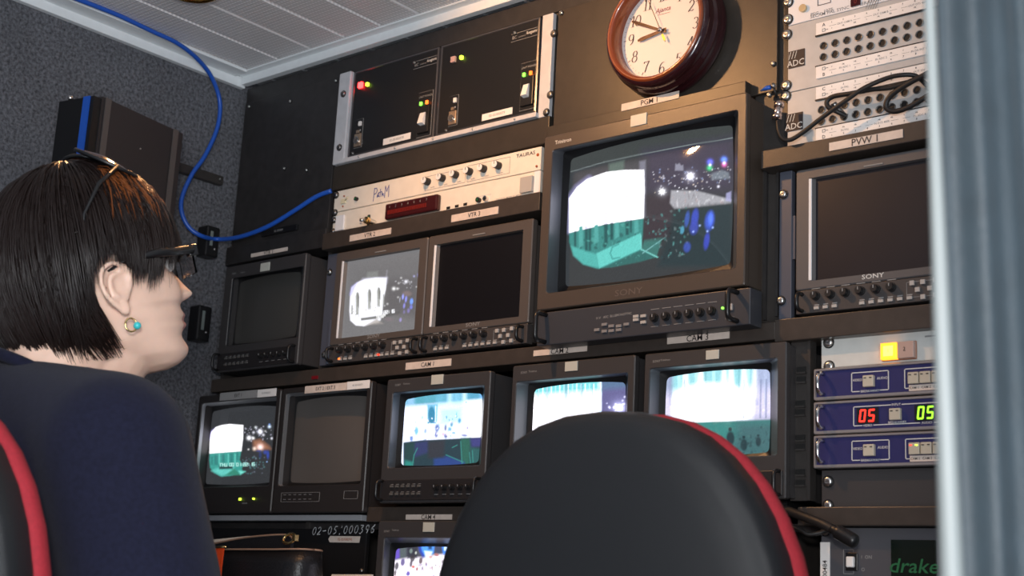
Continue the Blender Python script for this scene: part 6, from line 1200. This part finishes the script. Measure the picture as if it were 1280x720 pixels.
# simple continuous torso, arms and legs under the clothing
HZ = .53
capsule(b, (-.01, 0, HZ), (-.015, 0, SHZ-.08), .115, .11); 
for s_ in (-1, 1):
    sh = Vector((.030, s_*.175, SHZ-.050)); el = Vector((.110, s_*.245, SHZ-.33)); wr = Vector((.300, s_*.17, .775)); 
    capsule(b, (-.01, s_*.06, SHZ-.04), sh, .050, .050); capsule(b, sh, el, .046, .038); capsule(b, el, wr, .036, .026)
    pc = wr+Vector((.045, -s_*.010, .0)); capsule(b, wr, pc, .024, .030); capsule(b, pc+Vector((0, .016, -.004)), pc+Vector((.03, .018, -.004)), .014, .013); capsule(b, pc+Vector((0, -.016, -.004)), pc+Vector((.03, -.018, -.004)), .014, .013)
    for k, (dy, L1) in enumerate(((-.027, .030), (-.009, .036), (.009, .034), (.027, .026))):
        k0 = pc+Vector((.035, dy, 0)); k1 = k0+Vector((L1, dy*.1, .002)); k2 = k1+Vector((L1*.55, 0, -.010)); k3 = k2+Vector((L1*.35, 0, -.012))
        capsule(b, k0, k1, .0092, .0086, n=10); capsule(b, k1, k2, .0084, .0078, n=10); capsule(b, k2, k3, .0078, .0070, n=10)
    th0 = pc+Vector((-.015, -s_*.026, -.004)); th1 = th0+Vector((.030, -s_*.020, -.003)); th2 = th1+Vector((.026, -s_*.004, -.004)); capsule(b, th0, th1, .012, .0105, n=10); capsule(b, th1, th2, .010, .0085, n=10)
    hp = Vector((-.0, s_*.09, HZ-.01)); kn = Vector((.40, s_*.11, .52)); an = Vector((.44, s_*.11, .10)); capsule(b, hp, kn, .075, .052); capsule(b, kn, an, .050, .036); capsule(b, an, an+Vector((.12, 0, -.055)), .036, .026)
body = fuse(b, 'body', None, .0030, 3); body.parent = pw
# lips: their own colour on the same skin surface
body.data.materials.append(M['lips'])
for pl in body.data.polygons:
    q = pl.center-HC; q = Vector((q.x*_ct+q.z*_st, q.y, -q.x*_st+q.z*_ct))
    if q.x > .078 and abs(q.y) < .024-.25*abs(q.z+.0405) and -.0515 < q.z < -.0315: pl.material_index = 1
# sweater
b = MB(); capsule(b, (-.02, 0, HZ+.02), (-.03, 0, SHZ-.12), .165, .150, 'navy', 28); capsule(b, (.02, 0, HZ+.02), (.03, 0, SHZ-.14), .14, .125, 'navy', 28)
for s_ in (-1, 1):
    capsule(b, (-.02, s_*.07, HZ+.02), (-.02, s_*.08, SHZ-.11), .125, .105, 'navy', 24)
    sh = Vector((.030, s_*.180, SHZ-.050)); el = Vector((.100, s_*.245, SHZ-.33)); wr = Vector((.270, s_*.18, .785))
    capsule(b, (-.020, s_*.03, SHZ-.015), sh, .068, .080, 'navy', 22); capsule(b, sh, (sh+el)/2+Vector((.0, s_*.01, 0)), .080, .076, 'navy', 22); capsule(b, (sh+el)/2+Vector((.0, s_*.01, 0)), el, .076, .064, 'navy', 22); capsule(b, el, wr, .052, .038, 'navy', 20)
    capsule(b, (.0, s_*.10, HZ-.01), (.20, s_*.105, .535), .088, .078, 'navy', 20) if False else None
capsule(b, (-.045, 0, SHZ-.05), (.01, 0, SHZ-.05), .075, .075, 'navy', 24); capsule(b, (-.055, 0, SHZ-.02), (-.015, 0, SHZ-.0), .070, .062, 'navy', 24)
sw = fuse(b, 'sweater', None, .007, 14, 'navy'); sw.parent = pw
b = MB(); n_ = 40; b.tube([(-.005+.068*math.cos(2*PI*k/n_), .068*math.sin(2*PI*k/n_), SHZ+.028-.030*math.cos(2*PI*k/n_)) for k in range(n_+1)], .007, 'navy', 10, False)
cb = b.build('collar', None, loc=(0, 0, 0)); cb.parent = sw
b = MB()
for s_ in (-1, 1):
    capsule(b, (-.02, s_*.085, HZ-.01), (.40, s_*.11, .52), .095, .066, 'trousers', 22); capsule(b, (.40, s_*.11, .52), (.44, s_*.11, .11), .064, .052, 'trousers', 20)
capsule(b, (-.02, -.06, HZ), (-.02, .06, HZ), .13, .13, 'trousers', 22)
tr = fuse(b, 'trousers', None, .009, 8, 'trousers'); tr.parent = pw
for s_ in (-1, 1):
    b = MB(); capsule(b, (.43, s_*.11, .055), (.56, s_*.11, .038), .048, .034, 'shoe', 18); b.box(.385, .60, s_*.11-.04, s_*.11+.04, .0, .02, 'shoe', .008); o = fuse(b, 'shoe', None, .006, 3, 'shoe'); o.parent = pw
for s_ in (-1, 1):
    b = MB(); b.ball(tuple(HC+Vector((.071, s_*.032, .026))), .0118, 'sticker', n=10); b.ball(tuple(HC+Vector((.0785, s_*.032, .026))), .0052, 'ink', n=8); tip_all(b); o = b.build('eye', None, loc=(0, 0, 0)); o.parent = pw
# hair
HO = HC+Vector((-.012, 0, .038))
def zend(a_):                                          # lower edge of the hair by azimuth in degrees from the front
    return interp([(0, .040), (18, .038), (35, .030), (50, .012), (62, .006), (74, .014), (84, .034), (98, .034), (106, -.004), (111, -.036), (122, -.058), (145, -.066), (180, -.070)], a_)
def hair_point(az, tt, lift=1.0, ze=None):
    """tt 0 at the crown, 1 at the tip; az radians"""
    a_ = abs(math.degrees(az)); a_ = a_ if a_ <= 180 else 360-a_; ze = zend(a_) if ze is None else ze
    c_, s_ = math.cos(az), math.sin(az); R_ = 1/math.sqrt((c_/(.104 if c_ > 0 else .114))**2+(s_/.094)**2); Rz = .118
    ze2 = ze-.038                                      # relative to HO
    top = math.pi/2; lo = max(0.0, -ze2); arcL = (.165 if ze2 <= 0 else .165*(math.asin(max(-1, min(1, 1-ze2/Rz)))/top if ze2 < Rz else .3)); 
    tot = .165+lo if ze2 <= 0 else None
    if ze2 <= 0:
        s1 = tt*tot
        if s1 < .165: th = s1/.165*top; rr_, z = R_*math.sin(th), Rz*math.cos(th)
        else:
            d2 = s1-.165; rr_, z = R_*(1-.55*(d2/.15)**1.8 if a_ > 100 else 1-.35*(d2/.1)**1.5), -d2
    else:
        th = tt*math.acos(min(1, ze2/Rz)); rr_, z = R_*math.sin(th), Rz*math.cos(th)
    q = Vector((c_*rr_, s_*rr_, z)); n_ = Vector((c_*rr_, s_*rr_, z*.75)).normalized() if q.length > 1e-5 else Vector((0, 0, 1))
    return HO+q*1.0+n_*(lift-1)
b = MB(); nA, nT = 96, 26; loops = []
for i in range(nT+1):
    tt = .0005+i/nT*.97; loops.append([tuple(hair_point(2*PI*k/nA, tt)-Vector((0, 0, 0))) for k in range(nA)])
inner = [[tuple(HO+(Vector(q)-HO)*.93) for q in l] for l in reversed(loops)]
b.loft(loops+inner, 'hair', True, True, True)
rg = random.Random(5)
# strands: flat tapered ribbons lying over the shell
def ribbon(pts, w_, key='hair'):
    P_ = [Vector(p) for p in pts]; v = []; n2 = len(P_)
    for i, p_ in enumerate(P_):
        t_ = (P_[min(i+1, n2-1)]-P_[max(i-1, 0)]).normalized(); nn = (p_-HO).normalized(); sd = t_.cross(nn).normalized(); ww = w_*(1 if i < n2-3 else (n2-1-i)/3+.05)
        v += [p_-sd*ww, p_+nn*ww*.7, p_+sd*ww]
    f_ = [(3*i+j, 3*i+j+1, 3*i+j+4, 3*i+j+3) for i in range(n2-1) for j in (0, 1)]+[(3*i+2, 3*i, 3*i+3, 3*i+5) for i in range(n2-1)]
    b.add(v, f_, key, True)
for i in range(4200):
    az = rg.uniform(-PI, PI); a_ = abs(math.degrees(az)); lift = 1+rg.uniform(-.001, .007); t0 = rg.uniform(.0, .55)**1.3; sw_ = rg.uniform(-.25, .25); ph = rg.uniform(0, 6)
    clump = .0025*math.sin(az*23)+.002*math.sin(az*41+1); ze = zend(a_)+rg.uniform(-.012, .012)+.004*math.sin(az*31); sweep = (.35 if a_ < 70 else .12)*(-1 if az < 0 else 1)*(-1 if a_ < 100 else -.6)
    pts = []
    for k in range(13):
        tt = t0+(1-t0)*k/12; e = tt*tt; z2 = az+sweep*(1-tt)*.9+sw_*.18*math.sin(tt*3+ph); pts.append(hair_point(z2, tt*rg.uniform(.998, 1.002), lift+clump*tt+.002*math.sin(tt*7+ph), ze))
    ribbon(pts, rg.uniform(.0006, .0014))
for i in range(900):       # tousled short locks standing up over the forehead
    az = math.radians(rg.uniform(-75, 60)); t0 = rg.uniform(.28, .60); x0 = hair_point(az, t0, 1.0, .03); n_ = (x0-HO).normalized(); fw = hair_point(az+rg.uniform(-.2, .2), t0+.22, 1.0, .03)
    up = rg.uniform(.003, .017); ribbon([x0, x0*.7+fw*.3+n_*up*.7, x0*.4+fw*.6+n_*up, fw+n_*up*.8, fw*1.25-x0*.25+n_*up*.5, fw*1.4-x0*.4+n_*up*.35], rg.uniform(.0005, .0011), 'hair_lamp_auburn' if t0 < .54 and rg.random() < .75 else 'hair')
for i in range(1500):       # looser strands lifting off the crown and back
    az = math.radians(rg.uniform(60, 300)); t0 = rg.uniform(.05, .6); x0 = hair_point(az, t0, 1.0); a2 = az+rg.uniform(-.45, .45); fw = hair_point(a2, t0+.25, 1.0); n_ = (x0-HO).normalized(); up = rg.uniform(.002, .011)
    ribbon([x0, x0*.7+fw*.3+n_*up*.7, x0*.4+fw*.6+n_*up, fw+n_*up*.6, fw*1.2-x0*.2+n_*up*.3, fw*1.35-x0*.35], rg.uniform(.0004, .0009))
# wispy fringe reaching the spectacles, and flicked ends at the nape
for i in range(46):
    az = math.radians(rg.uniform(-68, 55)); x0 = hair_point(az, .80, 1.004, .03); tip = hair_point(az*1.02, 1.0, 1.002, rg.uniform(-.004, .028)); mid = (x0+tip)/2+(x0-HO).normalized()*.004
    ribbon([x0, x0*.5+mid*.5, mid, mid*.5+tip*.5, tip, tip+Vector((.002, 0, -.002))], rg.uniform(.0003, .0006))
for i in range(260):
    az = math.radians(rg.choice((-1, 1))*rg.uniform(106, 128)); x0 = hair_point(az, .82, 1.002); tip = hair_point(az*.955, 1.0, 1.0, rg.uniform(-.074, -.050))+Vector((.020*rg.random(), 0, 0)); mid = (x0+tip)/2+Vector((-.006, math.copysign(.004, az), -.002))
    ribbon([x0, x0*.5+mid*.5, mid, mid*.5+tip*.5, tip, tip+Vector((.004, 0, .001))], rg.uniform(.0005, .0012))
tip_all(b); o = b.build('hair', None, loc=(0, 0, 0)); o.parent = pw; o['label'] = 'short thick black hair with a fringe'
# things she wears are in her own frame, so share her placement
def worn(name, label, cat):
    o = bpy.data.objects.new(name, None); COL.objects.link(o); tag(o, label, cat); o.empty_display_size = .03; o['_o'] = [0, 0, 0]
    o.location = pw.location; o.rotation_euler = pw.rotation_euler; return o
def in_frame(b, name, par, label=None):
    tip_all(b)
    o = b.build(name, None, loc=(0, 0, 0)); o.parent = par
    if label: o['label'] = label
    return o
gs = worn('eyeglasses', 'black rectangular eyeglasses on the face of the woman', 'eyeglasses')
b = MB(); gx = HC.x+.100; gz = HC.z+.024
for s_ in (-1, 1):
    yc = s_*.034
    o0, o1 = s_*.008, s_*.062
    b.add([(gx+.002, o0, gz+.010), (gx-.003, o1, gz+.010), (gx-.003, o1, gz+.0185), (gx+.002, o0, gz+.017), (gx-.002, o0, gz+.010), (gx-.0065, o1, gz+.010), (gx-.0065, o1, gz+.0185), (gx-.002, o0, gz+.017)], [(0, 1, 2, 3), (4, 5, 6, 7), (0, 1, 5, 4), (1, 2, 6, 5), (2, 3, 7, 6), (3, 0, 4, 7)], 'black')
b.box(gx-.001, gx+.003, -.008, .008, gz+.006, gz+.012, 'black', .001); 
for s_ in (-1, 1): b.box(gx-.008, gx+.003, s_*.056-.006, s_*.056+.006, gz+.004, gz+.017, 'black', .001)
in_frame(b, 'frame', gs)
for s_ in (-1, 1):
    b = MB(); b.add([(gx-.0022, s_*.0095, gz-.016), (gx-.0045, s_*.0585, gz-.016), (gx-.0045, s_*.0585, gz+.016), (gx-.0022, s_*.0095, gz+.016), (gx+.0003, s_*.0095, gz-.016), (gx-.002, s_*.0585, gz-.016), (gx-.002, s_*.0585, gz+.016), (gx+.0003, s_*.0095, gz+.016)], [(0, 1, 2, 3), (4, 5, 6, 7), (0, 1, 5, 4), (1, 2, 6, 5), (2, 3, 7, 6), (3, 0, 4, 7)], 'spectacle'); in_frame(b, 'lens', gs)
    b = MB(); b.tube([(gx-.004, s_*.061, gz+.011), (gx-.03, s_*.070, gz+.010), (HC.x+.045, s_*.094, gz+.008), (HC.x+.012, s_*.082, gz+.008), (HC.x-.012, s_*.080, gz-.004)], [.0052, .0055, .0050, .003, .0024], 'black', 8); in_frame(b, 'temple', gs)
sg_ = worn('sunglasses', 'dark brown sunglasses pushed up on top of the black hair', 'sunglasses')
def sgp(x, y, z): return (HC.x+x, y, HC.z+z)
for s_ in (-1, 1):
    b = MB(); cy = s_*.034; loops = []
    for f_, dz in ((1.0, 0), (.7, .004), (.3, .007), (.02, .008)):
        loops.append([sgp(.026+.030*f_*math.sin(2*PI*k/28)*1.0, cy+.032*f_*math.cos(2*PI*k/28), .166+dz-.018*f_*math.sin(2*PI*k/28)-abs(s_*.034+.030*f_*math.cos(2*PI*k/28))*.42) for k in range(28)])
    b.loft(loops, 'lens_dark', smooth=True); in_frame(b, 'lens', sg_)
    b = MB(); b.tube(loops[0]+[loops[0][0]], .0022, 'black', 8, False); in_frame(b, 'rim', sg_)
    b = MB(); b.tube([sgp(.028, s_*.064, .140), sgp(-.005, s_*.087, .118), sgp(-.030, s_*.094, .085), sgp(-.040, s_*.096, .050)], [.003, .0024, .002, .0015], 'black', 8); in_frame(b, 'temple', sg_)
b = MB(); b.tube([sgp(.036, -.008, .158), sgp(.038, 0, .161), sgp(.036, .008, .158)], .0025, 'black', 8); in_frame(b, 'bridge', sg_)
eg = worn('earring', 'gold hoop earring with turquoise bead on the near ear', 'earring'); EL = HC+Vector((.000, -.084, -.036))
b = MB(); b.tube([tuple(EL+Vector((.0065*math.cos(2*PI*k/18), -.001, -.006+.0075*math.sin(2*PI*k/18)))) for k in range(19)], .0011, 'gold', 8, False); in_frame(b, 'hoop', eg)
b = MB(); b.ball(tuple(EL+Vector((.006, -.003, -.008))), .0043, 'turquoise', n=10); in_frame(b, 'bead', eg, 'turquoise bead')

# ================================================================== OFFICE CHAIRS
def back_outline(s_, y, W_=.203, ztop=1.0, n=40, dz=0.0):
    out = []; zc = ztop-.27
    for k in range(n):
        a_ = 2*PI*k/n; c_, sn = math.cos(a_), math.sin(a_); e = 2.35
        if sn >= 0: x = W_*math.copysign(abs(c_)**(2/e), c_); z = .27*abs(sn)**(2/e)
        else: x = W_*.93*math.copysign(abs(c_)**(2/4), c_)*(1 if True else 1); z = -.22*abs(sn)**(2/3.2); x = W_*(1-.10*abs(sn))*math.copysign(abs(c_)**(2/3.2), c_)
        out.append((x*s_, y, zc+z*(1-(1-s_)*.9)+dz))
    return out
def chair(label, loc, rz, top, seat_z=.46):
    t = thing('office_chair', label, 'office chair', loc, 'black and red office chairs'); t['_o'] = [0, 0, 0]; t.rotation_euler = (0, 0, rz)
    yb = -.235; bo = lambda s_, y: back_outline(s_, yb+y, ztop=top)
    def pt(b, name, lab=None):
        o = b.build(name, None, loc=(0, 0, 0)); o.parent = t
        if lab: o['label'] = lab
        return o
    b = MB(); b.loft([bo(.985, .012), bo(1.0, .006), bo(1.0, -.016), bo(.995, -.023), bo(.980, -.029), bo(.950, -.034), bo(.90, -.0365), bo(.78, -.039), bo(.5, -.041), bo(.2, -.042), bo(.01, -.042)], 'chair_black', True, True, True); pt(b, 'backrest_shell', 'black plastic rear shell')
    b = MB(); b.loft([bo(.96, .008), bo(.985, .012), bo(1.006, .016), bo(1.012, .023), bo(1.004, .032), bo(.975, .042), bo(.9, .050), bo(.6, .058), bo(.2, .060), bo(.01, .060)], 'red_cloth', True, True, True); pt(b, 'backrest_cushion', 'red fabric cushion')
    b = MB(); n_ = 40
    def so(s_, z): return [(.235*s_*math.copysign(abs(math.cos(2*PI*k/n_))**(2/3.5), math.cos(2*PI*k/n_)), .01+.225*s_*math.copysign(abs(math.sin(2*PI*k/n_))**(2/3.5), math.sin(2*PI*k/n_)), z) for k in range(n_)]
    b.loft([so(.9, seat_z-.065), so(1, seat_z-.05), so(1.02, seat_z-.02), so(.98, seat_z), so(.6, seat_z+.006), so(.02, seat_z+.002)], 'red_cloth', True, True, True); pt(b, 'seat', 'red fabric seat')
    b = MB(); b.tube([(0, -.10, seat_z-.07), (0, -.30, seat_z-.055), (0, -.33, seat_z+.02), (0, -.285, top-.42), (0, -.27, top-.33)], .018, 'black', 10); pt(b, 'back_support')
    b = MB(); b.tube([(0, 0, .09), (0, 0, .26)], .028, 'black', 16); b.tube([(0, 0, .25), (0, 0, seat_z-.06)], .014, 'chrome', 14); pt(b, 'gas_column')
    for k in range(5):
        a_ = 2*PI*k/5+.3; c_, s_ = math.cos(a_), math.sin(a_); b = MB(); b.tube([(.02*c_, .02*s_, .11), (.15*c_, .15*s_, .095), (.27*c_, .27*s_, .075)], [.024, .018, .014], 'black', 10); lg = pt(b, 'leg')
        b = MB(); b.tube([(.27*c_-.012*s_, .27*s_+.012*c_, .028), (.27*c_+.012*s_, .27*s_-.012*c_, .028)], .027, 'black', 18); w_ = b.build('caster', None, loc=(0, 0, 0)); w_.parent = lg
    return t
chair('empty black-backed office chair with red cushion edge in front of the camera monitors', (-.799, -.288, 0), math.radians(2), 1.037)
chair('black-backed office chair with red edge at the far left, behind the seated woman', (-1.356, -.822, 0), math.radians(25), 1.030, .44)

# ================================================================== DOOR CURTAIN
def cpnt(u, v, d): return Vector(at(u, v, d))
base = cpnt(1172, 360, .72); cr_ = Vector((CM[0][0], CM[0][1], 0)).normalized(); cf_ = Vector((-cr_.y, cr_.x, 0))
cu = thing('door_curtain', 'grey-blue door curtain with a pale rolled edge hanging at the right', 'curtain', (base.x, base.y, 0)); cu['_o'] = [0, 0, 0]; cu.location = (0, 0, 0)
b = MB(); nS, nZ = 90, 24; gridf = []; 
def cxy(s_, z):
    fold = .004*math.sin(s_*150+.6)+.0018*math.sin(s_*330+1.1+z*2)+.002*math.sin(z*9+s_*40); 
    return base+cr_*(s_+.020*(1.14-z)*(1 if z < 1.3 else .5)*max(0, 1-s_*6)-.004)+cf_*fold
for side, off in ((0, 0), (1, .004)):
    for j in range(nZ+1):
        z = .30+(ZC-.31)*j/nZ
        for i in range(nS+1): q = cxy(.008+i/nS*.16, z)+cf_*off; gridf.append((q.x, q.y, z))
n1 = (nS+1)*(nZ+1); fs = []
for j in range(nZ):
    for i in range(nS):
        a_ = j*(nS+1)+i; fs.append((a_, a_+1, a_+nS+2, a_+nS+1)); fs.append((n1+a_, n1+a_+1, n1+a_+nS+2, n1+a_+nS+1))
for j in range(nZ): a_ = j*(nS+1); fs.append((a_, a_+nS+1, n1+a_+nS+1, n1+a_)); a_ += nS; fs.append((a_, a_+nS+1, n1+a_+nS+1, n1+a_))
b.add(gridf, fs, 'curtain', True); o = b.build('fabric', None, loc=(0, 0, 0)); o.parent = cu
b = MB(); b.tube([tuple((lambda q, z: (q.x, q.y, z))(base+cr_*(-.001+.020*(1.14-z)*(1 if z < 1.3 else .5))+cf_*.000, z)) for z in np.linspace(.30, ZC-.01, 20)], [.0028+.0034*max(0, 1.14-z) /.3 if z < 1.14 else .0028 for z in np.linspace(.30, ZC-.01, 20)], 'curtain_hem', 12); o = b.build('edge_roll', None, loc=(0, 0, 0)); o.parent = cu; o['label'] = 'pale rolled edge'
b = MB(); q0, q1 = base-cr_*.01, base+cr_*.35; b.tube([(q0.x, q0.y, ZC-.012), (q1.x, q1.y, ZC-.012)], .006, 'steel_dark', 10); o = b.build('curtain_rail', None, loc=(0, 0, 0)); o.parent = cu
for o in list(bpy.data.objects):
    if '_o' in o: del o['_o']
